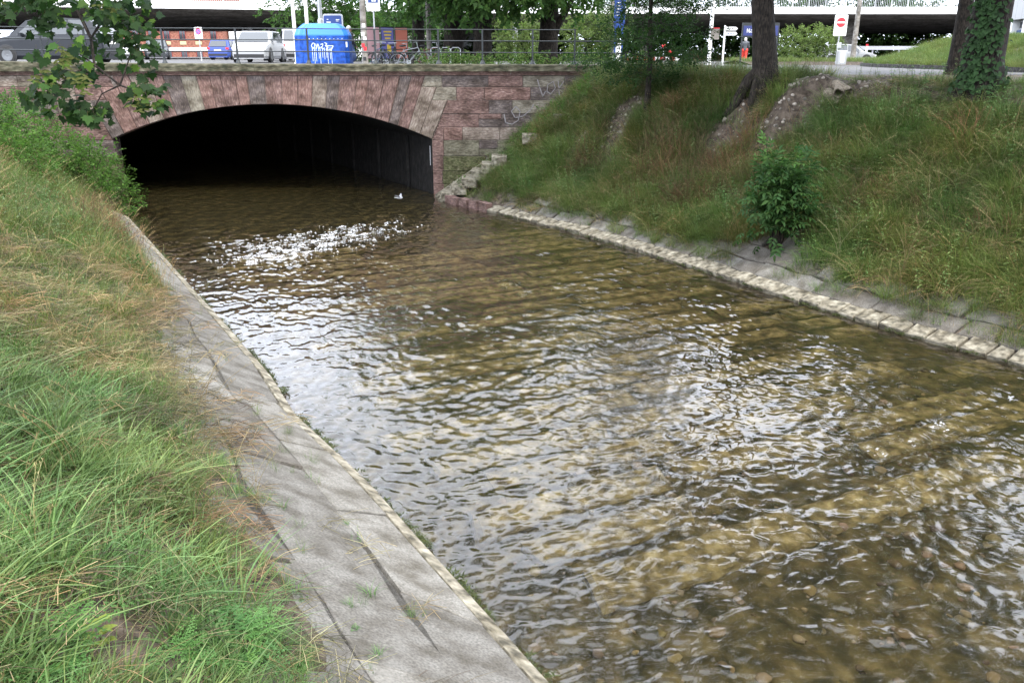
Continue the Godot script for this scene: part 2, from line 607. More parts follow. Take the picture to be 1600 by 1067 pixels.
	part(br, "mortar_backing", mb, M.mortar)
	# the vault that runs on under the street, along the stream
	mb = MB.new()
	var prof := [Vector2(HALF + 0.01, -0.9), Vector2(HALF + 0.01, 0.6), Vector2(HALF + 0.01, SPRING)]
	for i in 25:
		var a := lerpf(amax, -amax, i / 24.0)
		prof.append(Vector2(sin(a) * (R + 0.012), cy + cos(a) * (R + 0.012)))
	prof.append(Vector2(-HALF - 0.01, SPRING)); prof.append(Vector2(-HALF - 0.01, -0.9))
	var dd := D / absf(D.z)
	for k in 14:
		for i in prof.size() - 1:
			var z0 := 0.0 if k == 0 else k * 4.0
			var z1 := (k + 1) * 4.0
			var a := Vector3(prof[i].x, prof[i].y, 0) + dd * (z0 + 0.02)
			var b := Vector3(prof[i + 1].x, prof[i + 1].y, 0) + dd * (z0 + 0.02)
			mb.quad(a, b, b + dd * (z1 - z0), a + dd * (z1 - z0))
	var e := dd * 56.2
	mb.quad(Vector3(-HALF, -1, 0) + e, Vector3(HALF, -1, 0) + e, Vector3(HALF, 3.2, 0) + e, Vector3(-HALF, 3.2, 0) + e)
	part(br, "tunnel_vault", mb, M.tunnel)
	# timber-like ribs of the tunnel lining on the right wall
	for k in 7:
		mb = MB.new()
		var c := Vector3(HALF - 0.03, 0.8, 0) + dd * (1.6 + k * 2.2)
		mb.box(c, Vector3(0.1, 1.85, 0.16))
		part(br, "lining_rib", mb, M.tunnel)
	# cornice and coping, stone by stone
	var xs := -20.5
	while xs < 3.2:
		var w := rng.randf_range(1.3, 2.1)
		mb = MB.new()
		var d := 0.09 + jit(0.008)
		var x0 := xs + 0.004 - o.x
		var x1 := xs + w - 0.004 - o.x
		var sec := [Vector2(0.0, 3.682), Vector2(d * 0.45, 3.69), Vector2(d * 0.55, 3.73), Vector2(d, 3.765), Vector2(d, 3.80), Vector2(-0.4, 3.80), Vector2(-0.4, 3.682)]
		for i in sec.size():
			var a: Vector2 = sec[i]
			var b: Vector2 = sec[(i + 1) % sec.size()]
			mb.quad(Vector3(x0, a.y, a.x), Vector3(x1, a.y, a.x), Vector3(x1, b.y, b.x), Vector3(x0, b.y, b.x))
		part(br, "cornice_block", mb, M.tones[1 if rng.randf() < 0.6 else 0])
		xs += w
	xs = -20.5
	while xs < 3.1:
		var w := rng.randf_range(1.6, 2.4)
		if 3.3 - xs < 2.6: w = 3.3 - xs
		mb = MB.new()
		var yt0 := cop(xs)
		var yt1 := cop(xs + w)
		var x0 := xs + 0.004 - o.x
		var x1 := xs + w - 0.004 - o.x
		var f := 0.16 + jit(0.008)
		var sec := [Vector2(f, 0.0), Vector2(f, 0.17), Vector2(f - 0.03, 0.2), Vector2(-0.42, 0.2), Vector2(-0.42, 0.0)]
		for i in sec.size():
			var a: Vector2 = sec[i]
			var b: Vector2 = sec[(i + 1) % sec.size()]
			var ta := yt0 if a.y > 0.1 else 3.803
			var tb := yt1 if a.y > 0.1 else 3.803
			var ua := yt0 if b.y > 0.1 else 3.803
			var ub := yt1 if b.y > 0.1 else 3.803
			var ka: float = a.y - 0.2 if a.y > 0.1 else 0.0
			var kb: float = b.y - 0.2 if b.y > 0.1 else 0.0
			mb.quad(Vector3(x0, ta + ka, a.x), Vector3(x1, tb + ka, a.x), Vector3(x1, ub + kb, b.x), Vector3(x0, ua + kb, b.x))
		for x in [x0, x1]:
			var yt := yt0 if x == x0 else yt1
			var q := [Vector3(x, 3.803, f), Vector3(x, 3.803, -0.42), Vector3(x, yt, -0.42), Vector3(x, yt, f - 0.03)]
			if x == x0: mb.quad(q[0], q[3], q[2], q[1])
			else: mb.quad(q[0], q[1], q[2], q[3])
		part(br, "coping_slab", mb, M.coping)
		xs += w
	gauge()
	graffiti()
	railing()
	stairs()

func cop(x: float) -> float:
	return ip([Vector2(-20, 4.14), Vector2(-14, 4.08), Vector2(-11, 4.035), Vector2(-3, 4.02), Vector2(3, 4.0)], x)

func gauge() -> void:
	var g := thing("notice_board", "small white notice plate on the wall just inside the arch", "sign", Vector3(-2.62, 1.2, -27.62))
	var mb := MB.new()
	mb.box(Vector3(-0.03, 0, 0), Vector3(0.03, 0.62, 0.34))
	part(g, "plate", mb, mat(L(0.22, 0.225, 0.235), 0.5))
	mb = MB.new()
	for k in 6: mb.box(Vector3(-0.049, -0.2 + k * 0.045, 0), Vector3(0.006, 0.018, 0.22 - 0.02 * (k % 3)))
	mb.box(Vector3(-0.049, 0.16, 0), Vector3(0.006, 0.16, 0.12))
	part(g, "lettering", mb, M.dark)
	mb = MB.new()
	mb.tube([Vector3(-0.03, -0.3, 0), Vector3(-0.03, -0.95, 0)], [0.02], 6)
	part(g, "pipe", mb, M.steel)

func stroke(mb: MB, pts: Array, r: float) -> void:
	for i in pts.size() - 1:
		mb.bar(pts[i], pts[i + 1], r, 0.004)

func graffiti() -> void:
	# faded pale strokes sprayed on the stones: flat paint, a few millimetres proud
	var pm := mat(L(0.19, 0.175, 0.175), 0.8)
	var st := [
		[[0.80, 3.55], [0.86, 3.35], [0.97, 3.05], [1.05, 3.2]],
		[[1.12, 3.4], [1.3, 3.5], [1.36, 3.3], [1.22, 3.12], [1.1, 3.2], [1.12, 3.4]],
		[[1.45, 3.5], [1.5, 3.05]], [[1.45, 3.25], [1.62, 3.5]], [[1.5, 3.25], [1.72, 3.08]],
		[[-0.25, 2.5], [-0.2, 2.25], [0.0, 2.2], [0.2, 2.32], [0.26, 2.6], [0.12, 2.75], [-0.02, 2.6], [0.1, 2.4], [0.35, 2.45], [0.6, 2.65], [0.68, 2.8]],
	]
	var g := thing("graffiti", "faded white spray scrawl on the stone wall beside the steps", "graffiti", Vector3(0, 0, FACE))
	for s in st:
		var mb := MB.new()
		for i in s.size() - 1:
			var a := Vector3(s[i][0], s[i][1], 0.026)
			var b := Vector3(s[i + 1][0], s[i + 1][1], 0.026)
			var d := (b - a).normalized()
			var n := Vector3(-d.y, d.x, 0) * rng.randf_range(0.011, 0.018)
			a -= d * 0.01; b += d * 0.01
			mb.quad(a - n, b - n, b + n, a + n)
		part(g, "stroke", mb, pm)

func railing() -> void:
	var r := thing("iron_railing", "grey iron railing with three rails along the bridge coping", "railing", Vector3(AX, 4.0, FACE))
	var xs := [-17.1, -14.62, -13.25, -10.85, -8.56, -6.35, -4.26, -2.29, -0.92, 0.64, 1.95, 3.55]
	var o := Vector3(AX, 4.0, FACE)
	for i in xs.size():
		var b := Vector3(xs[i], cop(xs[i]), FACE - 0.1) - o
		var mb := MB.new()
		var end := i == xs.size() - 1
		mb.box(b + Vector3(0, (0.74 if end else 1.02) * 0.5, 0), Vector3(0.05, 0.74 if end else 1.02, 0.05))
		var po := part(r, "post", mb, M.iron)
		mb = MB.new()
		mb.lathe(b + Vector3(0, -0.01, 0), [Vector2(0.085, 0), Vector2(0.085, 0.03), Vector2(0.06, 0.07), Vector2(0.045, 0.12)], 10)
		part(po, "foot", mb, M.iron, true)
	for k in 3:
		var h: float = [1.01, 0.68, 0.34][k]
		var rad: float = [0.015, 0.018, 0.018][k]
		var n := xs.size() - (2 if k == 0 else 1)
		var path := []
		for i in n + 1:
			path.append(Vector3(xs[i], cop(xs[i]) + h + (0.02 if xs[i] < -6 and xs[i] > -12 else 0.0), FACE - 0.1) - o)
		var mb := MB.new()
		mb.tube(path, [rad], 6)
		part(r, "rail", mb, M.iron, true)

func stairs() -> void:
	var st := thing("stone_steps", "weathered stone steps climbing beside the bridge wall to the street", "steps", Vector3(-2.2, 0, -26.5))
	var o := Vector3(-2.2, 0, -26.5)
	# sloping string along the wall
	var mb := MB.new()
	var a := Vector3(-2.45, 0.02, -26.62) - o
	var b := Vector3(0.2, 1.8, -26.62) - o
	var sl_ := (b - a).normalized()
	mb.prism([Vector2(a.x, a.y - 0.55), Vector2(b.x, b.y - 0.55), Vector2(b.x, b.y), Vector2(a.x, a.y)], a.z - 0.62, a.z - 0.06, 0.01)
	part(st, "sloping_plinth", mb, M.moss)
	for i in 6:
		mb = MB.new()
		var p := a.lerp(b, i / 6.0 + 0.002)
		var q := a.lerp(b, (i + 1) / 6.0 - 0.002)
		mb.prism([Vector2(p.x, p.y - 0.1), Vector2(q.x, q.y - 0.1), Vector2(q.x, q.y + 0.05), Vector2(p.x, p.y + 0.05)], a.z - 0.06, a.z + 0.07, 0.015, true)
		part(st, "string_stone", mb, M.pale[i % 3] if i < 3 else M.coping)
	for k in [0, 1, 2, 3, 4, 5, 8, 11]:
		var x: float = -2.15 + k * 0.31
		var y: float = 0.1 + (k + 1) * 0.215 - (0.06 if k > 8 else 0.0)
		mb = MB.new()
		var w := (0.85 if k < 6 else 0.6) + jit(0.06)
		mb.xf = Transform3D(Basis(Vector3.UP, jit(0.03)), Vector3(x + 0.2, y - 0.16, -26.0) - o)
		mb.prism([Vector2(-0.22, -0.15), Vector2(0.24, -0.15), Vector2(0.24, 0.15), Vector2(-0.22, 0.15)], -w * 0.5, w * 0.5, 0.02, true)
		part(st, "step", mb, M.pale[k % 3] if k < 9 else M.coping)
	# landing stone at the water and the red sandstone kerb beside it
	mb = MB.new()
	mb.xf = Transform3D(Basis(), Vector3(-2.0, 0.0, -26.25) - o)
	mb.prism([Vector2(-0.28, -0.3), Vector2(0.32, -0.3), Vector2(0.32, 0.1), Vector2(-0.28, 0.07)], -0.3, 0.45, 0.02, true)
	part(st, "landing_stone", mb, M.pale[0])
	for k in 5:
		mb = MB.new()
		var z := -25.55 + k * 0.36
		var x := xr(z) + 0.1
		mb.xf = Transform3D(Basis(Vector3.UP, atan2(0.72, 1.0) + PI / 2), Vector3(x, 0.12, z) - o)
		mb.prism([Vector2(-0.2, -0.3), Vector2(0.2, -0.3), Vector2(0.2, 0.12 + jit(0.03)), Vector2(-0.2, 0.12 + jit(0.03))], -0.12, 0.12, 0.03, true)
		part(st, "red_kerb_stone", mb, M.tones[0])

# ------------------------------------------------------------------ banks
func banks() -> void:
	for side in [1, -1]:
		var mb := MB.new()
		var ss := []
		var s := -0.9
		while s < 10.0:
			ss.append(s)
			s += 0.14 if s < 8.0 else 0.5
		ss.append_array([12.0, 16.0, 30.0, 80.0, 260.0])
		var zs := []
		var z := 9.0
		while z > -27.2:
			zs.append(z)
			z -= 0.22
		zs.append(-27.29)
		for zz in zs:
			for q in ss:
				var x: float = (xr(zz) + q / 0.8564) if side > 0 else (xl(zz) - q / 0.8564)
				var y := yr(x, zz) if side > 0 else yl(x, zz)
				if q > -0.1 and q < 1.5: y -= 0.05
				if side > 0 and zz < -25.4 and x < -0.25:   # cut back under the steps
					y = minf(y, -0.35 + (x + 2.15) * 0.69)
				mb.p(Vector3(x, y, zz))
		var w := ss.size()
		for i in zs.size() - 1:
			for k in w - 1:
				var a := i * w + k
				if side > 0: mb.q4(a, a + 1, a + w + 1, a + w)
				else: mb.q4(a + 1, a, a + w, a + w + 1)
		var bank := part(self, "river_bank", mb, M.soil, true, "structure")
		tag(bank, "earth slope of the right bank with paved foot" if side > 0 else "earth slope of the left bank with paved foot", "bank")
		paving(bank, side)

func slope_frame(side: int, s: float, z: float) -> Transform3D:
	var x: float = (xr(z) + s / 0.8564) if side > 0 else (xl(z) - s / 0.8564)
	var e := 0.25
	var y0: float = yr_s(s - e, z) if side > 0 else ip(prof_left, s - e)
	var y1: float = yr_s(s + e, z) if side > 0 else ip(prof_left, s + e)
	var yc: float = yr_s(s, z) if side > 0 else ip(prof_left, s)
	if s < 0.3:
		y1 = yc + (0.25 if side > 0 else 0.57) * e; y0 = yc - (0.25 if side > 0 else 0.57) * e
	var z1 := z - 0.2
	var t: Vector3
	if side > 0: t = Vector3(xr(z1) - xr(z), 0, -0.2).normalized()
	else: t = Vector3(xl(z1) - xl(z), 0, -0.2).normalized()
	var out := (N if side > 0 else -N)
	out = (out - t * out.dot(t)).normalized()
	var up := (out * 2.0 * e + Vector3(0, y1 - y0, 0)).normalized()
	var nrm := (t.cross(up) if side < 0 else up.cross(t)).normalized()
	if nrm.y < 0: nrm = -nrm
	# x along, y up the slope, z out of it (right-handed)
	var bx := up.cross(nrm)
	return Transform3D(Basis(bx, up, nrm), Vector3(x, yc, z))

func row_line(side: int, j: int, l: float) -> float:   # the wavering joint between two rows of stones
	var b: Array = [0.13, 0.70, 1.36, 2.05] if side < 0 else [0.33, 0.70, 1.08, 1.46]
	if j == 0: return b[0]
	return b[j] + (0.17 if side < 0 else 0.10) * na.get_noise_2d(l * (0.55 if side < 0 else 1.1) + j * 17.0, side * 5.0)

func paving(bank: Node, side: int) -> void:
	var z0 := -1.5 if side < 0 else -7.5
	var total := 24.5 if side < 0 else 19.3
	for j in 4:
		var l := 0.0
		var sh := 0.0
		var edge := j == 3
		while l < total:
			var len_ := rng.randf_range(0.8, 2.0) if side < 0 else rng.randf_range(0.34, 0.85)
			if edge: len_ = rng.randf_range(0.5, 1.2) if side < 0 else rng.randf_range(0.25, 0.6)
			var l1 := l + len_
			var sh1 := (jit(0.34) if side < 0 else jit(0.10)) if not edge else jit(0.03)
			var lc := (l + l1) * 0.5
			var s0 := (-0.01 if edge else row_line(side, j, lc))
			var s1 := (0.13 if side < 0 else 0.33) if edge else row_line(side, j + 1, lc)
			var f := slope_frame(side, (s0 + s1) * 0.5, z0 - lc * 0.8564)
			var sc := (s0 + s1) * 0.5
			var along := 1.0 if f.basis.x.dot(D) > 0.0 else -1.0
			var g := 0.004 if side < 0 else 0.010
			var poly := []
			for q in [[l + g, 0], [lc, 0], [l1 - g, 0], [l1 + sh1 - g, 1], [lc + (sh + sh1) * 0.5, 1], [l + sh + g, 1]]:
				var sv: float
				if edge: sv = (0.0 if side < 0 else jit(0.02)) if q[1] == 0 else (0.125 if side < 0 else 0.30 + jit(0.045))
				else: sv = row_line(side, j + q[1], q[0]) + (g if q[1] == 0 else -g)
				poly.append(Vector2((q[0] - lc) * along, (sv - sc) * 1.15))
			if along < 0.0: poly.reverse()
			var drop := side > 0 and j == 2 and rng.randf() < 0.35
			if not drop:
				var mb := MB.new()
				var tl := 0.008 if side < 0 else 0.035
				f.basis = f.basis.rotated(f.basis.x.normalized(), jit(tl)).rotated(f.basis.y.normalized(), jit(tl))
				mb.xf = f
				var top := rng.randf_range(0.0, 0.012) if side < 0 else rng.randf_range(0.0, 0.035)
				mb.prism(poly, -0.18, top + (0.012 if edge else 0.0), 0.007 if side < 0 else 0.018)
				var m: Material
				if edge: m = M.pale[rng.randi() % 3]
				else: m = M.slabs[[1, 2, 0, 1, 3, 1][rng.randi() % 6]] if side < 0 else M.slabs[[2, 3, 3, 1][rng.randi() % 4]]
				part(bank, "edging_stone" if edge else "paving_stone", mb, m)
			l = l1
			sh = sh1

# ------------------------------------------------------------------ the stream
func bed_y(x: float, z: float) -> float:
	var q := ac(x, z)
	var y := -0.26 + 0.04 * na.get_noise_2d(q.x * 0.7, q.y * 0.5)
	y -= 0.16 * smoothstep(1.3, 0.3, q.y)
	y -= 0.14 * smoothstep(5.0, 2.5, q.x) * smoothstep(1.0, 3.0, q.y)
	return y

func wave(x: float, z: float) -> float:
	var q := ac(x, z)
	var a := q.x
	var c := q.y
	var wx := 0.35 * nb.get_noise_2d(a * 0.7, c * 0.7)
	var wy := 0.35 * nb.get_noise_2d(a * 0.7 + 30.0, c * 0.7)
	var amp := 1.0
	var sw := a + 0.35 * c
	amp *= lerpf(0.55, 1.0, smoothstep(0.2, 1.6, c))
	amp *= lerpf(0.4, 1.0, smoothstep(3.0, 6.5, sw))
	amp *= lerpf(1.0, 0.5, smoothstep(24.5, 27.5, a))
	var rif := exp(-pow((a - 21.6 - 0.25 * (c - 4.0)) / 1.6, 2.0)) * smoothstep(0.6, 2.0, c) * (1.0 - smoothstep(7.2, 9.0, c))
	amp += 1.1 * rif
	var h := 0.0
	var calm := smoothstep(3.5, 7.0, sw)
	h += lerpf(0.034, 0.013, calm) * na.get_noise_2d((a + wx) * 1.3, (c + wy) * 0.7)
	h += 0.013 * lerpf(0.6, 1.0, calm) * (0.5 - absf(na.get_noise_2d((a + wx) * 2.9 + 50.0, (c + wy) * 1.3))) * 1.4
	h += 0.0095 * lerpf(0.6, 1.0, calm) * nb.get_noise_2d((a - wx) * 6.0, (c + wy) * 2.9)
	h += 0.0078 * nb.get_noise_2d((a - wy) * 11.0, (c + wx) * 5.6)
	h += 0.0052 * lerpf(0.5, 1.0, calm) * nb.get_noise_2d((a + wy) * 20.0, (c - wx) * 11.0)
	h *= amp * (1.0 + 0.75 * na.get_noise_2d(a * 0.33 + 12.0, c * 0.5))
	h += (1.0 - smoothstep(0.2, 1.6, c)) * (0.006 * nb.get_noise_2d(a * 5.0 + c * 3.0, c * 9.0) + 0.004 * nb.get_noise_2d(a * 12.0, c * 14.0))
	# standing steps below the sunken slabs
	h += 0.018 * exp(-pow((a - 7.0 - 0.1 * (c - 5.0)) / 0.35, 2.0)) * smoothstep(4.5, 6.0, c) * (1.0 + 0.6 * nb.get_noise_2d(a * 6.0, c * 5.0))
	return h

func river() -> void:
	var mb := MB.new()
	var zs := []
	var z := 6.0
	while z > -27.0:
		zs.append(z)
		z -= clampf(0.0045 * absf(z), 0.022, 0.065) if z < -3.0 else 0.25
	while z > -84.0:
		zs.append(z)
		z -= 0.12 if z > -33.0 else 1.5
	var n := 300
	for zz in zs:
		var x0 := xl(zz) - 0.35
		var x1 := xr(zz) + 0.25
		for k in n + 1:
			var x := lerpf(x0, x1, k / float(n))
			mb.p(Vector3(x, wave(x, zz), zz))
	for i in zs.size() - 1:
		for k in n:
			var a := i * (n + 1) + k
			mb.q4(a, a + 1, a + n + 2, a + n + 1)
	var w := mat(L(0.84, 0.78, 0.60, 0.0), 0.012)
	w.refraction_enabled = true
	w.refraction_scale = 0.033
	w.metallic_specular = 0.69
	w.clearcoat_enabled = true
	w.clearcoat = 0.35
	w.clearcoat_roughness = 0.02
	w.heightmap_enabled = false
	w.heightmap_texture = gtex(81, 0.02, 4, 1024)
	w.heightmap_scale = 1.2
	w.uv1_triplanar = true
	w.uv1_world_triplanar = true
	w.uv1_scale = Vector3(0.30, 0.5, 0.45)
	M.water = w
	var wa := part(self, "water", mb, w, true, "structure")
	tag(wa, "shallow rippled brown stream water reflecting the pale sky", "water")
	# bed
	mb = MB.new()
	zs = []
	z = 7.0
	while z > -84.0:
		zs.append(z)
		z -= 0.3 if z > -30.0 else 3.0
	for zz in zs:
		for k in 41:
			var x := lerpf(xl(zz) - 1.2, xr(zz) + 1.2, k / 40.0)
			mb.p(Vector3(x, bed_y(x, zz), zz))
	for i in zs.size() - 1:
		for k in 40:
			var a := i * 41 + k
			mb.q4(a, a + 1, a + 42, a + 41)
	var bed := part(self, "stream_bed", mb, M.bed, true, "structure")
	tag(bed, "yellow brown bed of the stream under shallow water", "stream bed")
	# the sunken slabs, laid across the flow in steps
	var a := 4.4
	while a < 20.0:
		var c := 0.7 + rng.randf() * 0.6 + (0.9 if a < 6.0 else 0.0)
		var wd := rng.randf_range(0.34, 0.56)
		while c < 8.9:
			var l := rng.randf_range(1.4, 3.6)
			var miss := 0.2 if a > 6.5 else 0.5
			if rng.randf() > miss:
				var p := P0 + D * (a + jit(0.04) - 0.09 * c + 0.3) + N * (c + l * 0.5)
				var sb := MB.new()
				var tilt := 0.10 + jit(0.04)
				var b := Basis(N, -D, Vector3.UP)   # x across, y downstream, z up
				b = b.rotated(N, tilt)
				b = b.rotated(Vector3.UP, -0.09 + jit(0.03))
				sb.xf = Transform3D(b, Vector3(p.x, -0.19 + jit(0.03) - 0.12 * smoothstep(6.5, 4.0, a), p.z))
				var o := []
				for q in [Vector2(-l * 0.5, -wd * 0.5), Vector2(l * 0.5, -wd * 0.5), Vector2(l * 0.5, wd * 0.5), Vector2(0, wd * 0.5 + jit(0.04)), Vector2(-l * 0.5, wd * 0.5)]:
					o.append(q + Vector2(jit(0.16), jit(0.035)))
				sb.prism(o, -0.2, 0.04, 0.05)
				part(bed, "bed_slab", sb, M.slabbed[rng.randi() % 3])
			c += l + rng.randf_range(0.03, 0.25)
		a += wd + rng.randf_range(0.10, 0.26)
	# pebbles on the bed near the camera
	var pm := MB.new()
	pm.ball(Vector3.ZERO, Vector3(1, 0.55, 0.8), 7, 5)
	var xs := []
	var cs := []
	for i in 900:
		var aa := rng.randf_range(1.5, 8.5)
		var c := rng.randf_range(0.0, 9.0)
		var p := P0 + D * aa + N * c
		var r := 0.02 + 0.07 * pow(rng.randf(), 3.0)
		xs.append(Transform3D(Basis(Vector3.UP, rng.randf() * TAU).scaled(Vector3(r, r, r)), Vector3(p.x, bed_y(p.x, p.z) + r * 0.3, p.z)))
		var g := rng.randf_range(0.04, 0.13)
		cs.append(Color(g, g * rng.randf_range(0.7, 0.85), g * rng.randf_range(0.35, 0.6)))
	scatter(self, "pebbles", pm.mesh(true), M.vert, xs, cs)
	tag(get_node("pebbles"), "rounded brown pebbles lying on the stream bed")
	# moss and weed along both waterlines
	var ms := MB.new()
	for i in 16:
		ms.col = pick([[0.045, 0.06, 0.014], [0.06, 0.075, 0.02], [0.035, 0.045, 0.014]])
		blade(ms, Vector3(jit(0.06), -0.01, jit(0.06)), Vector3(cos(i * 1.7), 0, sin(i * 1.7)), rng.randf_range(0.015, 0.05), 1.2, 0.012, 3)
	xs = []
	cs = []
	for i in 1500:
		var right := i % 3 == 0
		var z_ := -1.5 - 22.0 * rng.randf()
		if na.get_noise_2d(z_ * 1.3, 40.0 if right else 0.0) < -0.05: continue
		var x := xr(z_) - 0.02 + jit(0.04) if right else xl(z_) + 0.02 + jit(0.04)
		xs.append(Transform3D(Basis(Vector3.UP, rng.randf() * TAU) * rng.randf_range(0.6, 1.3), Vector3(x, 0.03 + jit(0.03), z_)))
		var g := rng.randf_range(0.7, 1.3)
		cs.append(Color(g, g, g))
	scatter(self, "moss", ms.mesh(true), M.blade, xs, cs)
	tag(get_node("moss"), "dark green moss fringing the stone edges at the waterline")
	# white water where the flow breaks
	foam()

func foam() -> void:
	var mb := MB.new()
	var f := FastNoiseLite.new()
	f.seed = 77; f.frequency = 1.0; f.fractal_octaves = 4
	for pas in 2:
		var step := 0.035 if pas == 0 else 0.02
		var a0 := 18.5 if pas == 0 else 6.3
		var a1 := 24.6 if pas == 0 else 7.3
		var c0 := 0.8 if pas == 0 else 4.2
		var c1 := 8.6 if pas == 0 else 9.0
		var na_ := int((a1 - a0) / step)
		var nc := int((c1 - c0) / (step * 1.3))
		for i in na_:
			for k in nc:
				var a := a0 + i * step
				var c := c0 + k * step * 1.3
				var w := 0.0
				if pas == 0:
					w = 0.80 * exp(-pow((a - 21.3 - 0.25 * (c - 4.0)) / 1.1, 2.0)) * exp(-pow((c - 4.0) / 2.0, 2.0))
					w += 0.62 * exp(-pow((a - 20.0) / 0.8, 2.0)) * exp(-pow((c - 2.0) / 1.2, 2.0))
				else:
					w = 0.35 * exp(-pow((a - 6.78 - 0.06 * (c - 5.0)) / 0.16, 2.0)) * smoothstep(4.4, 6.0, c)
				var e := f.get_noise_2d(a * 3.2, c * 1.5) * 1.1 + f.get_noise_2d(a * 12.0, c * 8.0) * 0.9
				if w < 0.12 or w * 0.75 + e * 0.8 < 0.72: continue
				var p := P0 + D * a + N * c
				var hh := wave(p.x, p.z) + 0.012
				var s := step * rng.randf_range(0.3, 0.8)
				var up := rng.randf_range(0.2, 1.0) * s * 0.9
				p.y = hh
				var q := [p + D * s * -0.8 + jv(s * 0.3), p + N * s + jv(s * 0.3), p + D * s * 0.8 + jv(s * 0.3), p - N * s + jv(s * 0.3)]
				var tip := p + Vector3(0, up, 0) + jv(s * 0.3)
				for j in 4: mb.tri(q[j], q[(j + 1) % 4], tip)
	var m := mat(L(0.7, 0.72, 0.75, 0.65), 0.35)
	m.transparency = BaseMaterial3D.TRANSPARENCY_ALPHA
	var o := part(self, "foam", mb, m, false, "stuff")
	tag(o, "white foam where the stream breaks over a sill below the arch", "foam")

# ------------------------------------------------------------------ the street beyond
func street() -> void:
	var mb := MB.new()
	# one sheet to the horizon, with the covered stream running underneath
	var xs := [-420.0, -60.0, -22.0, -14.0, -12.0, -10.5, -9.0, -7.5, -6.0, -4.5, -3.0, 12.0, 60.0, 420.0]
	var zs := [-27.72, -60.0, -200.0, -640.0]
	for i in xs.size() - 1:
		for k in zs.size() - 1:
			var a := street_y(xs[i])
			var b := street_y(xs[i + 1])
			mb.quad(Vector3(xs[i], a, zs[k]), Vector3(xs[i + 1], b, zs[k]), Vector3(xs[i + 1], b, zs[k + 1]), Vector3(xs[i], a, zs[k + 1]))
	for q in [[-420.0, -20.4], [3.25, 420.0]]:
		mb.quad(Vector3(q[0], 3.7, -27.28), Vector3(q[1], 3.7, -27.28), Vector3(q[1], 3.7, -27.72), Vector3(q[0], 3.7, -27.72))
	var g := part(self, "street", mb, M.asphalt, false, "structure")
	tag(g, "grey asphalt street and square beyond the bridge", "street")

# ------------------------------------------------------------------ grass and plants
func pick(cols: Array) -> Color:
	var a: Array = cols[rng.randi() % cols.size()]
	var k := rng.randf_range(0.78, 1.22)
	return Color(a[0] * k * rng.randf_range(0.92, 1.08), a[1] * k, a[2] * k * rng.randf_range(0.9, 1.1))

func blade(mb: MB, base: Vector3, dir: Vector3, h: float, lean: float, w: float, n := 4) -> void:
	var side := dir.cross(Vector3.UP).normalized().rotated(Vector3.UP, jit(0.7)) * w * 0.5
	var last := -1
	for i in n + 1:
		var t := i / float(n)
		var c := base + dir * lean * h * t * t + Vector3.UP * h * (t - 0.42 * lean * t * t)
		var ww := 1.0 - t * t * t if t > 0.15 else 0.75
		if i == n:
			var k := mb.p(c)
			mb.t3(last, last + 1, k)
		else:
			var k := mb.p(c - side * ww)
			mb.p(c + side * ww)
			if i > 0: mb.q4(last, last + 1, k + 1, k)
			last = k

func clump(n: int, h0: float, h1: float, w: float, spread: float, lean0: float, lean1: float, cols: Array, seg := 4) -> ArrayMesh:
	var mb := MB.new()
	for i in n:
		mb.col = pick(cols)
		var a := rng.randf() * TAU
		var r := spread * sqrt(rng.randf())
		var dir := Vector3(cos(a + jit(0.8)), 0, sin(a + jit(0.8)))
		blade(mb, Vector3(cos(a) * r, -0.02, sin(a) * r), dir, rng.randf_range(h0, h1), rng.randf_range(lean0, lean1), w * rng.randf_range(0.7, 1.3), seg)
	return mb.mesh(true)

func stems(n: int, h0: float, h1: float, spread: float, cols: Array, head: float, thick := 0.0021) -> ArrayMesh:
	var mb := MB.new()
	for i in n:
		mb.col = pick(cols)
		var a := rng.randf() * TAU
		var h := rng.randf_range(h0, h1)
		var lean := rng.randf_range(0.1, 0.75)
		var d := Vector3(cos(a), 0, sin(a))
		var b := Vector3(jit(spread), -0.02, jit(spread))
		var path := []
		for k in 6:
			var t := k / 5.0
			path.append(b + d * lean * h * t * t + Vector3.UP * h * (t - 0.35 * lean * t * t))
		mb.tube(path, [thick * 1.2, thick, thick, thick, thick * 0.8, thick * 0.6], 3, false)
		if head > 0.0:
			for k in 14:
				var t := 1.0 - head * k / 14.0
				var p: Vector3 = b + d * lean * h * t * t + Vector3.UP * h * (t - 0.35 * lean * t * t)
				var o := jv(1.0).normalized()
				var l := 0.012 + 0.02 * sin(PI * (k + 0.5) / 14.0)
				mb.tri(p, p + o * l * 0.5 + Vector3.UP * l + jv(0.004), p + o * l * 0.2 + Vector3.UP * l * 0.4 + jv(0.006))
		elif rng.randf() < 0.7:
			blade(mb, path[1], Vector3(cos(a + 2), 0, sin(a + 2)), h * 0.4, 1.2, 0.006, 3)
	return mb.mesh(true)

func leaf(mb: MB, p: Vector3, dir: Vector3, up: Vector3, l: float, w: float) -> void:   # ovate, folded along its rib, tip drooping
	var s := dir.cross(up).normalized() * w * 0.5
	var u := s.cross(dir).normalized()
	var a := mb.p(p)
	var m1 := mb.p(p + dir * l * 0.35 - u * l * 0.03)
	var m2 := mb.p(p + dir * l * 0.7 - u * l * 0.06)
	var t := mb.p(p + dir * l - u * l * 0.2)
	for k in [-1.0, 1.0]:
		var e1 := mb.p(p + dir * l * 0.3 + s * k + u * l * 0.08)
		var e2 := mb.p(p + dir * l * 0.68 + s * k * 0.72 + u * l * 0.03)
		if k > 0:
			mb.t3(a, e1, m1); mb.q4(m1, e1, e2, m2); mb.t3(m2, e2, t)
		else:
			mb.t3(a, m1, e1); mb.q4(m1, m2, e2, e1); mb.t3(m2, t, e2)

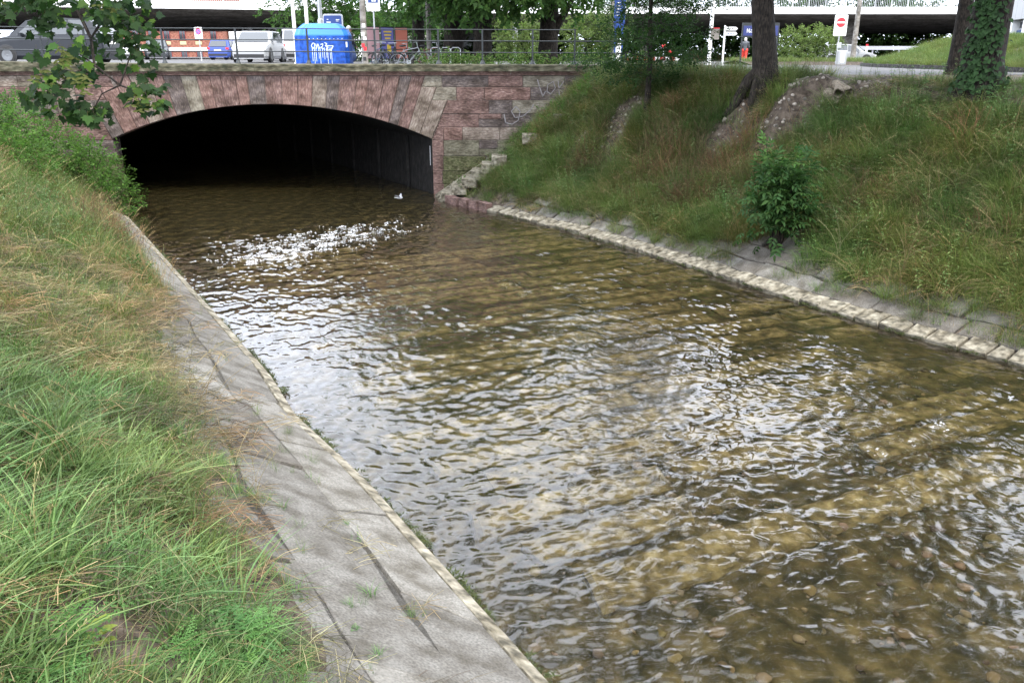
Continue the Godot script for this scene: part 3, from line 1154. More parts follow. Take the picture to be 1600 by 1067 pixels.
func sprig(n: int, l: float, w: float, spread: float, cols: Array) -> ArrayMesh:   # leaves along a short twig, pointing +z
	var mb := MB.new()
	mb.col = Color(0.05, 0.04, 0.025)
	mb.tube([Vector3.ZERO, Vector3(0, 0, spread)], [0.006 * spread + 0.001, 0.002 * spread], 3, false)
	for i in n:
		mb.col = pick(cols)
		var t := (i + 0.5) / n
		var s := 1.0 if i % 2 else -1.0
		var d := Vector3(s * rng.randf_range(0.5, 1.1), jit(0.5), rng.randf_range(0.3, 1.0)).normalized()
		leaf(mb, Vector3(jit(spread * 0.15), jit(spread * 0.15), spread * t), d, Vector3(jit(0.5), 1, jit(0.5)), l * rng.randf_range(0.7, 1.15), w * rng.randf_range(0.8, 1.15))
	return mb.mesh(true)

func fern(n: int, l: float, cols: Array) -> ArrayMesh:   # finely cut fronds of a carrot-like herb
	var mb := MB.new()
	for i in n:
		mb.col = pick(cols)
		var a := TAU * i / n + jit(0.4)
		var d := Vector3(cos(a), 0, sin(a))
		var h := l * rng.randf_range(0.7, 1.15)
		var lean := rng.randf_range(0.7, 1.5)
		for k in 11:
			var t := (k + 1) / 11.0
			var p := d * lean * h * 0.6 * t + Vector3.UP * h * (0.75 * t - 0.45 * t * t)
			var tan_ := (d * lean * 0.6 + Vector3.UP * (0.75 - 0.9 * t)).normalized()
			var side := tan_.cross(Vector3.UP).normalized()
			var ll := h * 0.30 * (1.05 - t) + 0.012
			if t < 0.25: continue
			for s in [-1.0, 1.0]:
				var q := p
				var dd: Vector3 = (side * s + tan_ * 0.55 + Vector3(0, jit(0.25), 0)).normalized()
				for j in 4:
					var tt := (j + 1) / 4.0
					var c := q + dd * ll * tt
					var e := dd.cross(Vector3.UP).normalized()
					for z in [-1.0, 1.0]:
						var tip: Vector3 = c + (dd * 0.7 + e * z).normalized() * ll * 0.36 * (1.2 - tt) + Vector3(0, jit(0.006), 0)
						mb.tri(c - dd * ll * 0.10, tip, c + dd * ll * 0.06)
				mb.tri(q, q + dd * ll, q + dd * ll * 0.5 + Vector3(0, 0.003, 0) + tan_ * 0.003)
		mb.tube([Vector3.ZERO, d * lean * h * 0.3 + Vector3.UP * h * 0.26, d * lean * h * 0.6 + Vector3.UP * h * 0.3], [0.0018, 0.0015, 0.0008], 3, false)
	return mb.mesh(true)

func herb(n: int, h0: float, h1: float, l: float, w: float, cols: Array, spread := 0.12) -> ArrayMesh:   # upright leafy stems in opposite pairs
	var mb := MB.new()
	for i in n:
		var b := Vector3(jit(spread), -0.02, jit(spread))
		var h := rng.randf_range(h0, h1)
		var top := b + Vector3(jit(0.3) * h, h, jit(0.3) * h)
		mb.col = Color(0.06, 0.09, 0.03)
		mb.tube([b, b.lerp(top, 0.5) + jv(0.01), top], [0.003, 0.0025, 0.001], 3, false)
		var pairs := int(h / 0.065)
		for k in pairs:
			var t := (k + 1.0) / pairs
			var p := b.lerp(top, t)
			var a := k * 1.57 + jit(0.4)
			for s in 2:
				mb.col = pick(cols)
				var d := Vector3(cos(a + PI * s), rng.randf_range(-0.25, 0.3), sin(a + PI * s)).normalized()
				var k2 := 1.15 - 0.6 * t if t > 0.3 else 0.8
				leaf(mb, p, d, Vector3.UP, l * k2 * rng.randf_range(0.8, 1.2), w * k2)
	return mb.mesh(true)

func litter(n: int, cols: Array) -> ArrayMesh:   # dead stalks lying across one another
	var mb := MB.new()
	for i in n:
		mb.col = pick(cols)
		var a := rng.randf() * TAU
		var l := rng.randf_range(0.1, 0.35)
		var c := Vector3(jit(0.2), rng.randf_range(0.005, 0.05), jit(0.2))
		var d := Vector3(cos(a), jit(0.3), sin(a)).normalized()
		mb.tube([c - d * l * 0.5, c + Vector3(0, 0.015, 0), c + d * l * 0.5], [0.0018, 0.002, 0.001], 3, false)
	return mb.mesh(true)

var GREEN := [[0.080, 0.138, 0.030], [0.10, 0.158, 0.038], [0.066, 0.115, 0.027], [0.13, 0.175, 0.05]]
var LUSH := [[0.095, 0.172, 0.052], [0.115, 0.192, 0.060], [0.080, 0.142, 0.044], [0.14, 0.205, 0.07]]
var STRAW := [[0.30, 0.235, 0.115], [0.24, 0.185, 0.09], [0.36, 0.29, 0.16], [0.19, 0.15, 0.07]]
var FERN := [[0.075, 0.165, 0.045], [0.09, 0.19, 0.05], [0.06, 0.135, 0.038]]
var RUST := [[0.13, 0.08, 0.04], [0.10, 0.062, 0.034], [0.17, 0.12, 0.06]]
var OLIVE := [[0.088, 0.128, 0.028], [0.11, 0.15, 0.035], [0.15, 0.175, 0.055], [0.072, 0.105, 0.024]]

func grass() -> void:
	var kinds := {
		"green_grass": [clump(34, 0.14, 0.38, 0.0045, 0.14, 0.3, 1.1, GREEN), clump(30, 0.18, 0.45, 0.005, 0.15, 0.3, 1.2, GREEN)],
		"lush_grass": [clump(28, 0.16, 0.42, 0.011, 0.11, 0.3, 1.2, LUSH, 5), clump(24, 0.2, 0.5, 0.0145, 0.12, 0.4, 1.4, LUSH, 5)],
		"straw_grass": [clump(26, 0.15, 0.42, 0.003, 0.16, 0.3, 1.6, STRAW), clump(22, 0.2, 0.55, 0.003, 0.17, 0.5, 1.9, STRAW)],
		"seeding_grass": [stems(5, 0.45, 0.85, 0.15, STRAW, 0.26), stems(4, 0.5, 1.0, 0.12, STRAW, 0.2)],
		"rust_weeds": [stems(9, 0.25, 0.65, 0.14, RUST, 0.5, 0.0022), stems(8, 0.3, 0.75, 0.16, RUST, 0.55, 0.0024)],
		"olive_grass": [clump(36, 0.12, 0.36, 0.005, 0.17, 0.3, 1.3, OLIVE), clump(32, 0.16, 0.46, 0.005, 0.18, 0.3, 1.3, OLIVE)],
		"dead_stalks": [litter(22, STRAW), litter(18, [[0.14, 0.11, 0.075], [0.2, 0.16, 0.1], [0.1, 0.08, 0.055]])],
		"low_herbs": [herb(7, 0.1, 0.28, 0.05, 0.03, GREEN), herb(6, 0.12, 0.35, 0.06, 0.028, LUSH)],
		"ferny_herbs": [fern(9, 0.26, LUSH), fern(7, 0.30, LUSH)],
	}
	var xs := {}
	var cs := {}
	for k in kinds:
		xs[k] = [[], []]
		cs[k] = [[], []]
	var add := func(k: String, p: Vector3, s: float, tilt: Vector3) -> void:
		var b := Basis(Vector3.UP, rng.randf() * TAU).scaled(Vector3(s, s, s))
		if tilt.length() > 0.001: b = Basis(tilt.normalized(), tilt.length()) * b
		var v := rng.randi() % 2
		xs[k][v].append(Transform3D(b, p))
		var g := rng.randf_range(0.75, 1.2) * (1.0 + 0.55 * na.get_noise_2d(p.x * 0.9 + 70.0, p.z * 0.9))
		cs[k][v].append(Color(g * (1.0 + 0.35 * nb.get_noise_2d(p.x * 0.5, p.z * 0.5 + 80.0)), g, g))
	# left bank
	for i in 29000:
		var z := -1.2 - 26.0 * pow(rng.randf(), 1.25)
		var s := 0.35 + 6.4 * pow(rng.randf(), 0.9)
		var x := xl(z) - s / 0.8564
		if Vector2(x, z).length() < 2.2: continue
		if x < -0.63 * -z - 1.6: continue
		var y := yl(x, z)
		var p := Vector3(x, y, z)
		var edge := 1.28 + 0.22 * na.get_noise_2d(z * 1.2, 3.0) + (0.34 * smoothstep(-7.0, -4.5, z)) - 0.75 * smoothstep(-8.5, -15.0, z)
		if s < edge and rng.randf() > 0.03 + 0.22 * smoothstep(0.05, 0.35, na.get_noise_2d(x * 1.7 + 5.0, z * 1.7)): continue
		var tilt := Vector3(-0.25, 0, 0.1) * rng.randf()
		var n1 := na.get_noise_2d(x * 0.7, z * 0.7)
		var near := smoothstep(-8.0, -5.0, z + 1.6 * n1)
		var mid := (1.0 - near) * smoothstep(-14.5, -11.0, z + 2.0 * n1)
		var r := rng.randf()
		# a worn patch of earth beside the camera
		var worn := ell(x, z, -1.85, -3.25, 0.42, 0.26, 0.4) + 0.3 * n1
		if worn > 0.1:
			if r < 0.12: add.call("dead_stalks", p, 0.9, tilt)
			continue
		var fade := clampf((s - edge) / 0.5, 0.35, 1.0)
		if near > 0.5:
			if r < 0.40: add.call("lush_grass", p, rng.randf_range(0.5, 0.95) * fade, tilt)
			elif r < 0.60: add.call("green_grass", p, rng.randf_range(0.6, 1.0) * fade, tilt)
			elif r < 0.70: add.call("straw_grass", p, rng.randf_range(0.5, 0.85) * fade, tilt)
			elif r < 0.86: add.call("dead_stalks", p, 1.0, tilt)
			elif r < 0.92: add.call("low_herbs", p, rng.randf_range(0.6, 1.0) * fade, tilt)
			elif r < 0.95 and n1 > 0.0: add.call("ferny_herbs", p, rng.randf_range(0.6, 1.0) * fade, tilt)
			elif r > 0.985: add.call("seeding_grass", p, rng.randf_range(0.6, 0.9), tilt)
		elif mid > 0.4:
			if r < 0.34: add.call("green_grass", p, rng.randf_range(0.7, 1.1) * fade, tilt)
			elif r < 0.50: add.call("straw_grass", p, rng.randf_range(0.7, 1.1) * fade, tilt)
			elif r < 0.70: add.call("dead_stalks", p + Vector3(0, 0.06 * rng.randf(), 0), 1.3, tilt)
			elif r < 0.86: add.call("olive_grass", p, rng.randf_range(0.7, 1.1) * fade, tilt)
			elif r < 0.91: add.call("seeding_grass", p, rng.randf_range(0.6, 1.0), tilt)
			elif r < 0.95: add.call("low_herbs", p, rng.randf_range(0.7, 1.2) * fade, tilt)
		else:
			var dock := ell(x, z, -8.4, -17.0, 1.3, 2.6, 0.5) + 0.4 * n1
			if r < 0.42: add.call("green_grass", p, rng.randf_range(0.9, 1.5) * fade, tilt)
			elif r < 0.55: add.call("straw_grass", p, rng.randf_range(0.9, 1.4) * fade, tilt)
			elif r < 0.80: add.call("olive_grass", p, rng.randf_range(0.9, 1.5) * fade, tilt)
			elif r < 0.84: add.call("seeding_grass", p, rng.randf_range(0.8, 1.2), tilt)
			elif r < 0.92: add.call("low_herbs", p, rng.randf_range(1.0, 1.8) * fade, tilt)
			elif r < 0.94 and dock > 0.1: add.call("rust_weeds", p, rng.randf_range(0.9, 1.5), tilt)
	# dry tussocks that overhang the left wall near the arch
	for i in 260:
		var z := -14.5 - 7.0 * rng.randf()
		var s := 0.75 + 0.5 * rng.randf()
		var x := xl(z) - s / 0.8564
		add.call("straw_grass" if rng.randf() < 0.8 else "rust_weeds", Vector3(x, yl(x, z), z), rng.randf_range(0.7, 1.1), Vector3(-0.3, 0, -0.6) * rng.randf())
	# right bank
	for i in 38000:
		var z := -6.5 - 20.7 * pow(rng.randf(), 0.9)
		var s := 0.38 + 6.3 * pow(rng.randf(), 0.92)
		var x := xr(z) + s / 0.8564
		if x > 0.66 * -z + 2.5: continue
		if z < -25.25 and x < -0.75: continue
		if z < -26.5 and x < 0.1: continue
		var n1 := na.get_noise_2d(x * 0.6 + 9.0, z * 0.6)
		var n2 := nb.get_noise_2d(x * 0.45, z * 0.45 + 30.0)
		if rng.randf() < bare(x, z) * 0.97: continue
		if Vector2(x - 5.25, z + 16.5).length() < 0.75: continue
		if s < 1.9 and absf(x - 5.6 - (z + 16.0) * -0.3) < 0.9 and z > -16.6 and z < -14.9 and rng.randf() < 0.5: continue
		if s > 6.0 and x > 8.0: continue
		if s > 4.9 and rng.randf() < 0.45: continue
		var edge := 0.86 + 0.45 * n1
		var tuft := s < edge
		if tuft and (rng.randf() > 0.17 + 0.75 * smoothstep(0.0, 0.3, na.get_noise_2d(x * 1.9, z * 1.9))): continue
		var y := yr(x, z)
		var p := Vector3(x, y + (0.03 if s < 1.4 else 0.0), z)
		var tilt := Vector3(0.25, 0, 0.2) * rng.randf()
		var r := rng.randf()
		var sz := rng.randf_range(0.75, 1.45) * (0.62 if tuft else 1.0) * (0.5 if s > 4.7 and z > -21.5 else 1.0) * (1.0 + 0.5 * na.get_noise_2d(x * 1.1 + 20.0, z * 1.1))
		# sorrel gone to seed in the middle of the slope
		var rust := maxf(ell(x, z, 4.9, -20.6, 1.6, 2.4, 0.5), maxf(ell(x, z, 2.6, -23.6, 1.0, 0.9, 0.5), ell(x, z, 4.2, -22.8, 1.2, 0.6, 0.3))) + 0.55 * n1
		if rust > 0.25 and r < 0.13: add.call("rust_weeds", p, rng.randf_range(0.8, 1.3), tilt)
		elif r < 0.42: add.call("olive_grass", p, sz, tilt)
		elif r < 0.66: add.call("green_grass", p, sz, tilt)
		elif r < 0.74 + 0.1 * n2: add.call("straw_grass", p, sz, tilt)
		elif r < 0.79: add.call("dead_stalks", p, 1.2, tilt)
		elif r < 0.83: add.call("seeding_grass", p, rng.randf_range(0.5, 0.95) * (0.5 if s > 4.5 else 1.0), tilt)
		elif r < 0.90: add.call("low_herbs", p, rng.randf_range(0.8, 1.5) * (0.5 if tuft else 1.0), tilt)
		elif r < 0.905: add.call("rust_weeds", p, sz, tilt)
	# the grassy island in the road
	for i in 9000:
		var z := -28.5 - 24.0 * rng.randf()
		var x := 18.3 + 10.0 * rng.randf()
		var y := island_y(x, z)
		if y < 3.8: continue
		add.call("green_grass" if rng.randf() < 0.6 else "olive_grass", Vector3(x, y, z), rng.randf_range(0.8, 1.4), Vector3.ZERO)
	var lab := {"green_grass": "fine green grass growing over both banks", "lush_grass": "broad bladed lush grass beside the camera", "straw_grass": "dry straw coloured grass among the green", "seeding_grass": "tall pale grass stems with seed heads", "rust_weeds": "rust brown dock and sorrel gone to seed", "olive_grass": "coarse olive green grass on the slopes", "dead_stalks": "dead stalks lying between the tufts", "low_herbs": "low leafy herbs between the grasses", "ferny_herbs": "finely cut ferny leaves in the grass"}
	for k in kinds:
		var o := Node3D.new()
		o.name = k
		add_child(o)
		tag(o, lab[k], "grass", "", "stuff")
		for v in 2:
			scatter(o, "tufts" if v == 0 else "tufts_001", kinds[k][v], M.blade, xs[k][v], cs[k][v])

func tuft_thing(n: String, label: String, cat: String, at: Vector3, mesh: Mesh, s: float) -> void:
	var o := put(self, n, mesh, M.blade)
	o.position = at
	o.scale = Vector3(s, s, s)
	tag(o, label, cat)

func leaves_on(parent: Node, called: String, mesh: Mesh, blobs: Array, n: int, s0: float, s1: float, shell := 0.45, droop := 0.15) -> void:
	# blobs: [centre, radii, share]; sprigs sit in the outer part of each, pointing outwards
	var tot := 0.0
	for b in blobs: tot += b[2]
	var xs := []
	var cs := []
	for b in blobs:
		for i in int(n * b[2] / tot):
			var u := jv(1.0)
			while u.length() > 1.0 or u.length() < 0.05: u = jv(1.0)
			var dir := u.normalized()
			var rr := pow(rng.randf(), shell)
			var gap := na.get_noise_3d(dir.x * 2.1 + b[0].x, dir.y * 2.1 + b[0].y, dir.z * 2.1 + b[0].z)
			if gap < -0.22 and rng.randf() < 0.75: continue
			rr *= 1.0 + 0.35 * gap
			var p: Vector3 = b[0] + dir * rr * b[1]
			var z := (dir + jv(0.8) - Vector3(0, droop, 0)).normalized()
			var y := (Vector3.UP + jv(0.5)).normalized()
			var x := y.cross(z).normalized()
			y = z.cross(x)
			var s := rng.randf_range(s0, s1)
			xs.append(Transform3D(Basis(x * s, y * s, z * s), p))
			var g := rng.randf_range(0.75, 1.25)
			cs.append(Color(g, g, g * rng.randf_range(0.9, 1.1)))
	scatter(parent, called, mesh, M.leaf, xs, cs)

func compound(l: float, col: Array) -> ArrayMesh:   # elder leaf: five leaflets on a stalk, along +z
	var mb := MB.new()
	mb.col = Color(0.06, 0.1, 0.03)
	mb.tube([Vector3.ZERO, Vector3(0, 0.02, l * 0.5), Vector3(0, 0, l * 0.75)], [0.003, 0.002, 0.0015], 3, false)
	for k in [[-1.0, 0.35], [1.0, 0.35], [-1.0, 0.62], [1.0, 0.62], [0.0, 0.75]]:
		mb.col = pick(col)
		leaf(mb, Vector3(0, 0.01, l * k[1]), Vector3(k[0] * 0.9, -0.12, 0.55).normalized(), Vector3.UP, l * 0.48, l * 0.2)
	return mb.mesh(true)

func plants() -> void:
	# elder bush at the foot of the right bank
	var e := thing("elder_bush", "dark green elder bush growing from the paving of the right bank", "bush", Vector3(5.35, 0.45, -16.6))
	var woods := MB.new()
	var tips := []
	for k in 13:
		var a := TAU * k / 13.0 + jit(0.3)
		var h := rng.randf_range(0.8, 2.0)
		var tip := Vector3(cos(a) * rng.randf_range(0.2, 0.62), h, sin(a) * rng.randf_range(0.2, 0.6))
		var midp := tip * 0.5 + Vector3(jit(0.08), 0.1, jit(0.08))
		var mb := MB.new()
		mb.tube([Vector3(jit(0.08), -0.1, jit(0.08)), midp, tip], [0.016, 0.011, 0.005], 5)
		part(e, "stem", mb, M.bark, true)
		tips.append([midp, tip])
	var lv := [compound(0.26, [[0.026, 0.065, 0.017], [0.034, 0.08, 0.02]]), compound(0.30, [[0.03, 0.07, 0.018], [0.045, 0.10, 0.025]]), compound(0.22, [[0.06, 0.13, 0.03], [0.05, 0.11, 0.025]])]
	for i in 290:
		var tp: Array = tips[rng.randi() % tips.size()]
		var t := rng.randf_range(0.1, 1.0)
		var p: Vector3 = tp[0].lerp(tp[1], t) + jv(0.12)
		var o := put(e, "leaf", lv[2 if (t > 0.85 and p.y > 1.3) else rng.randi() % 2], M.leaf)
		var out := Vector3(p.x, 0.25 + jit(0.5), p.z + 0.25) + jv(0.35)
		var z := out.normalized()
		var x := Vector3.UP.cross(z).normalized()
		o.transform = Transform3D(Basis(x, z.cross(x), z).scaled(Vector3.ONE * rng.randf_range(0.75, 1.15)), p)
	leaves_on(e, "inner_leaves", lv[0], [[Vector3(0, 0.75, 0), Vector3(0.62, 0.6, 0.6), 1.0], [Vector3(0.05, 1.4, 0), Vector3(0.5, 0.5, 0.5), 0.7]], 330, 0.7, 1.1, 0.6, 0.3)
	e.scale = Vector3.ONE * 1.12
	# leafy shrubs at the left end of the bridge
	var sp := sprig(7, 0.11, 0.05, 0.3, [[0.07, 0.15, 0.028], [0.09, 0.18, 0.035], [0.055, 0.115, 0.022]])
	var spd := sprig(7, 0.12, 0.055, 0.3, [[0.035, 0.085, 0.018], [0.05, 0.11, 0.024]])
	var sh := thing("leafy_shrub", "bright green leafy shrub beside the left foot of the arch", "shrub", Vector3(-12.5, 0.2, -24.4))
	shrub_stems(sh, 7, 1.2)
	leaves_on(sh, "foliage", sp, [[Vector3(0.5, 0.8, 0.4), Vector3(1.0, 0.95, 1.0), 1.0], [Vector3(-0.6, 1.35, 0.2), Vector3(1.0, 0.9, 0.9), 1.0], [Vector3(1.15, 0.2, 0.9), Vector3(0.7, 0.7, 0.9), 0.7]], 1500, 0.6, 1.1)
	sh = thing("leafy_shrub", "tall pale green nettle thicket at the left edge below the railing", "shrub", Vector3(-13.3, 1.75, -21.4))
	shrub_stems(sh, 8, 1.5)
	leaves_on(sh, "foliage", sp, [[Vector3(0.3, 0.6, 0), Vector3(1.2, 1.0, 1.0), 1.0], [Vector3(-0.8, 1.2, 0.2), Vector3(1.0, 1.0, 1.0), 1.0], [Vector3(1.2, 0.1, 1.0), Vector3(1.0, 0.7, 1.0), 0.8]], 1500, 0.6, 1.1)
	sh = thing("leafy_shrub", "darker green shrub between the nettle thicket and the bridge wall", "shrub", Vector3(-15.0, 1.6, -24.9))
	shrub_stems(sh, 8, 1.4)
	leaves_on(sh, "foliage", spd, [[Vector3(0.4, 0.6, 0), Vector3(1.3, 1.0, 1.0), 1.0], [Vector3(-0.8, 0.9, 0.2), Vector3(1.2, 1.0, 1.0), 1.0]], 1100, 0.6, 1.1)
	sh = thing("leafy_shrub", "low bramble with dark leaves rooted in the left paving", "shrub", Vector3(-6.6, 0.62, -13.7))
	leaves_on(sh, "foliage", spd, [[Vector3(0, 0.12, 0), Vector3(0.45, 0.25, 0.5), 1.0], [Vector3(0.45, -0.1, 0.7), Vector3(0.3, 0.12, 0.4), 0.4]], 130, 0.4, 0.7)
	sh = thing("leafy_shrub", "small green weed growing among the stone steps", "shrub", Vector3(-1.55, 0.42, -25.75))
	leaves_on(sh, "foliage", sp, [[Vector3(0, 0.1, 0), Vector3(0.22, 0.2, 0.2), 1.0]], 40, 0.3, 0.55)
	# dry stalks over the upper steps
	sh = thing("leafy_shrub", "green shrub spilling over the upper steps by the bridge wall", "shrub", Vector3(0.6, 1.75, -26.1))
	leaves_on(sh, "foliage", sp, [[Vector3(0, 0.1, 0), Vector3(0.6, 0.45, 0.5), 1.0], [Vector3(0.9, 0.8, 0.1), Vector3(0.8, 0.4, 0.5), 1.0], [Vector3(2.0, 1.6, 0.1), Vector3(0.9, 0.5, 0.6), 1.0]], 420, 0.35, 0.7)
	# tufts and sprigs beside the camera
	var big1 := clump(70, 0.3, 0.62, 0.011, 0.13, 0.3, 1.25, LUSH, 6)
	var big2 := clump(60, 0.3, 0.58, 0.012, 0.16, 0.5, 1.5, LUSH, 6)
	tuft_thing("grass_tuft", "large tuft of broad green blades at the left edge of the picture", "grass tuft", Vector3(-2.45, yl(-2.45, -3.75), -3.75), big1, 1.0)
	tuft_thing("grass_tuft", "large arching grass tuft overhanging the grey paving near the camera", "grass tuft", Vector3(-1.62, yl(-1.62, -4.05), -4.05), big2, 0.95)
	tuft_thing("grass_tuft", "tall dark tuft behind the large left tuft", "grass tuft", Vector3(-3.2, yl(-3.2, -5.3), -5.3), big1, 0.9)
	tuft_thing("fern_herb", "finely cut green herb in the bottom left corner", "herb", Vector3(-2.0, yl(-2.0, -2.95), -2.95), fern(13, 0.34, FERN), 1.45)
	tuft_thing("fern_herb", "finely cut green herb under the arching tuft", "herb", Vector3(-1.48, yl(-1.48, -3.6), -3.6), fern(16, 0.34, FERN), 1.5)
	tuft_thing("fern_herb", "finely cut herb right of the worn earth patch", "herb", Vector3(-1.66, yl(-1.66, -3.3), -3.3), fern(11, 0.28, FERN), 1.3)
	tuft_thing("young_maple_seedling", "yellow green seedling with lobed leaves on the worn earth", "seedling", Vector3(-1.92, yl(-1.92, -3.2), -3.2), seedling(), 1.0)
	# dry tall stalks on the right bank
	tuft_thing("dry_weed", "pale dry branching weed stalk right of the elder bush", "weed", Vector3(6.1, 0.62, -15.25), stems(4, 0.9, 1.35, 0.05, [[0.3, 0.27, 0.14], [0.25, 0.24, 0.12]], 0.3, 0.004), 1.0)
	tuft_thing("dry_weed", "brown dry branching weed above the paving at right", "weed", Vector3(6.85, 0.75, -14.1), stems(7, 0.6, 1.1, 0.08, [[0.2, 0.14, 0.07], [0.28, 0.23, 0.12]], 0.45, 0.0035), 1.0)
	duct()

func seedling() -> ArrayMesh:
	var mb := MB.new()
	mb.col = Color(0.12, 0.15, 0.03)
	mb.tube([Vector3(0, -0.02, 0), Vector3(0.01, 0.08, 0), Vector3(0, 0.15, 0)], [0.004, 0.003, 0.002], 4, false)
	for k in 11:
		mb.col = Color(0.20, 0.25, 0.045) * rng.randf_range(0.8, 1.15)
		var a := k * 2.4
		var d := Vector3(cos(a), 0.25 + jit(0.2), sin(a)).normalized()
		var p := Vector3(0, 0.05 + 0.010 * k, 0)
		leaf(mb, p + d * 0.03, d, Vector3.UP, 0.06, 0.045)
		leaf(mb, p + d * 0.03, d.rotated(Vector3.UP, 0.7), Vector3.UP, 0.045, 0.034)
		leaf(mb, p + d * 0.03, d.rotated(Vector3.UP, -0.7), Vector3.UP, 0.045, 0.034)
	return mb.mesh(true)

func shrub_stems(parent: Node, n: int, h: float) -> void:
	for k in n:
		var mb := MB.new()
		var a := rng.randf() * TAU
		mb.tube([Vector3(jit(0.2), -0.3, jit(0.2)), Vector3(cos(a) * 0.3, h * 0.6, sin(a) * 0.3), Vector3(cos(a) * 0.7, h * 1.2, sin(a) * 0.7)], [0.018, 0.012, 0.005], 5)
		part(parent, "stem", mb, M.bark, true)

func duct() -> void:
	# broken clay cable duct that pokes out of the trench: three round bores in one block
	var d := thing("broken_cable_duct", "broken pale clay duct with three bores lying in the dug trench", "duct", Vector3(7.6, 3.36, -20.02), 0.35)
	var bodym := tmat(ntex(91, 0.02, [L(0.12, 0.1, 0.075), L(0.26, 0.22, 0.17)], [0.25, 0.8]), Vector3(1.5, 1.5, 1.5), 0.9)
	for q in [[-0.2, 0.16, -0.3], [0.16, 0.2, 0.15], [-0.1, -0.12, 0.1]]:
		var mb := MB.new()
		var n := 18
		var len_ := 0.85 if q[1] < 0.0 else 0.7
		var ring := func(z: float, r: float) -> int:
			var first := mb.v.size()
			for k in n:
				var a := TAU * k / n
				var sq := pow(pow(absf(cos(a)), 3.0) + pow(absf(sin(a)), 3.0), -1.0 / 3.0)
				var rr := r * (lerpf(1.0, sq, 0.6) if r > 0.13 else 1.0)
				mb.p(Vector3(cos(a) * rr, sin(a) * rr, z + (0.05 * sin(a * 3.0 + q[0] * 9.0) if z > 0.0 else 0.0)))
			return first
		var r1: int = ring.call(-len_, 0.165)
		var r2: int = ring.call(0.12, 0.17)
		var r3: int = ring.call(0.11, 0.115)
		var r4: int = ring.call(-len_ * 0.8, 0.105)
		for k in n:
			var j := (k + 1) % n
			mb.q4(r1 + k, r1 + j, r2 + j, r2 + k)
			mb.q4(r2 + k, r2 + j, r3 + j, r3 + k)
			mb.q4(r3 + k, r3 + j, r4 + j, r4 + k)
		var o := part(d, "bore", mb, bodym, true)
		o.position = Vector3(q[0], q[1], 0.1)
		o.rotation = Vector3(0.25 + jit(0.1), q[2] * 1.5 - 0.3, jit(0.3))
	for q in [[8.25, 3.62, -20.6], [8.55, 3.75, -20.7], [7.9, 3.5, -20.45]]:
		var mb := MB.new()
		mb.prism([Vector2(-0.32, -0.07), Vector2(0.25, -0.1), Vector2(0.34, 0.03), Vector2(-0.2, 0.1)], -0.03, 0.03, 0.012, true)
		var s := part(self, "duct_shard", mb, bodym)
		s.position = Vector3(q[0], q[1], q[2])
		s.rotation = Vector3(-1.2 + jit(0.3), jit(0.6), jit(0.4))
	tag(get_node("duct_shard"), "pale clay shard on the bank, the middle one beyond the duct", "shard")
	tag(get_node("duct_shard_001"), "pale clay shard farthest up towards the road", "shard")
	tag(get_node("duct_shard_002"), "pale clay shard nearest the broken duct", "shard")
	d.scale = Vector3.ONE * 0.68
	# loose stones on the spoil heap
	var pm := MB.new()
	pm.ball(Vector3.ZERO, Vector3(1, 0.7, 0.85), 6, 4)
	var xs := []
	var cs := []
	for i in 900:
		var x := 5.0 + 4.0 * rng.randf()
		var z := -22.2 + 2.6 * rng.randf()
		if rng.randf() < 0.35:
			x = 1.4 + 2.4 * rng.randf(); z = -24.8 + 1.2 * rng.randf()
		if bare(x, z) < 0.5: continue
		var r := 0.012 + 0.05 * pow(rng.randf(), 3.0)
		xs.append(Transform3D(Basis.from_euler(jv(3.0)).scaled(Vector3(r, r, r)), Vector3(x, yr(x, z), z)))
		var g := rng.randf_range(0.08, 0.3)
		cs.append(Color(g, g * 0.88, g * 0.74))
	scatter(self, "rubble", pm.mesh(false), M.vert, xs, cs)
	tag(get_node("rubble"), "small stones scattered over the dug earth")

# ------------------------------------------------------------------ trees
func trunk(parent: Node, pts: Array, rad: Array, flare: float, n := 14) -> MeshInstance3D:
	# a trunk with root flares and an uneven girth
	var mb := MB.new()
	var ph := rng.randf() * TAU
	var rows := 18
	for i in rows + 1:
		var t := i / float(rows)
		t = t * t * 0.5 + t * 0.5
		var f := t * (pts.size() - 1)
		var k := mini(int(f), pts.size() - 2)
		var c: Vector3 = pts[k].lerp(pts[k + 1], f - k)
		var r: float = lerpf(rad[k], rad[k + 1], f - k)
		var h: float = c.y - pts[0].y
		for j in n:
			var a := -TAU * j / n
			var fl := flare * exp(-h / 0.35) * (0.55 + 0.45 * cos(a * 4.0 + ph) + 0.3 * cos(a * 7.0 + ph * 2.0))
			var rr := r * (1.0 + fl + 0.05 * cos(a * 5.0 + ph + h) + 0.06 * na.get_noise_2d(a * 2.0, h * 1.5))
			mb.p(c + Vector3(cos(a) * rr, 0, sin(a) * rr))
	for i in rows:
		for j in n:
			var a := i * n + j
			var b := i * n + (j + 1) % n
			mb.q4(a, b, b + n, a + n)
	return part(parent, "trunk", mb, M.bark, true)

func limb(parent: Node, a: Vector3, b: Vector3, r0: float, r1: float) -> void:
	var mb := MB.new()
	var m1 := a.lerp(b, 0.35) + jv(0.06) * a.distance_to(b) + Vector3(0, 0.05, 0) * a.distance_to(b)
	var m2 := a.lerp(b, 0.7) + jv(0.06) * a.distance_to(b)
	mb.tube([a, m1, m2, b], [r0, lerpf(r0, r1, 0.4), lerpf(r0, r1, 0.75), r1], 7)
	part(parent, "limb", mb, M.bark, true)

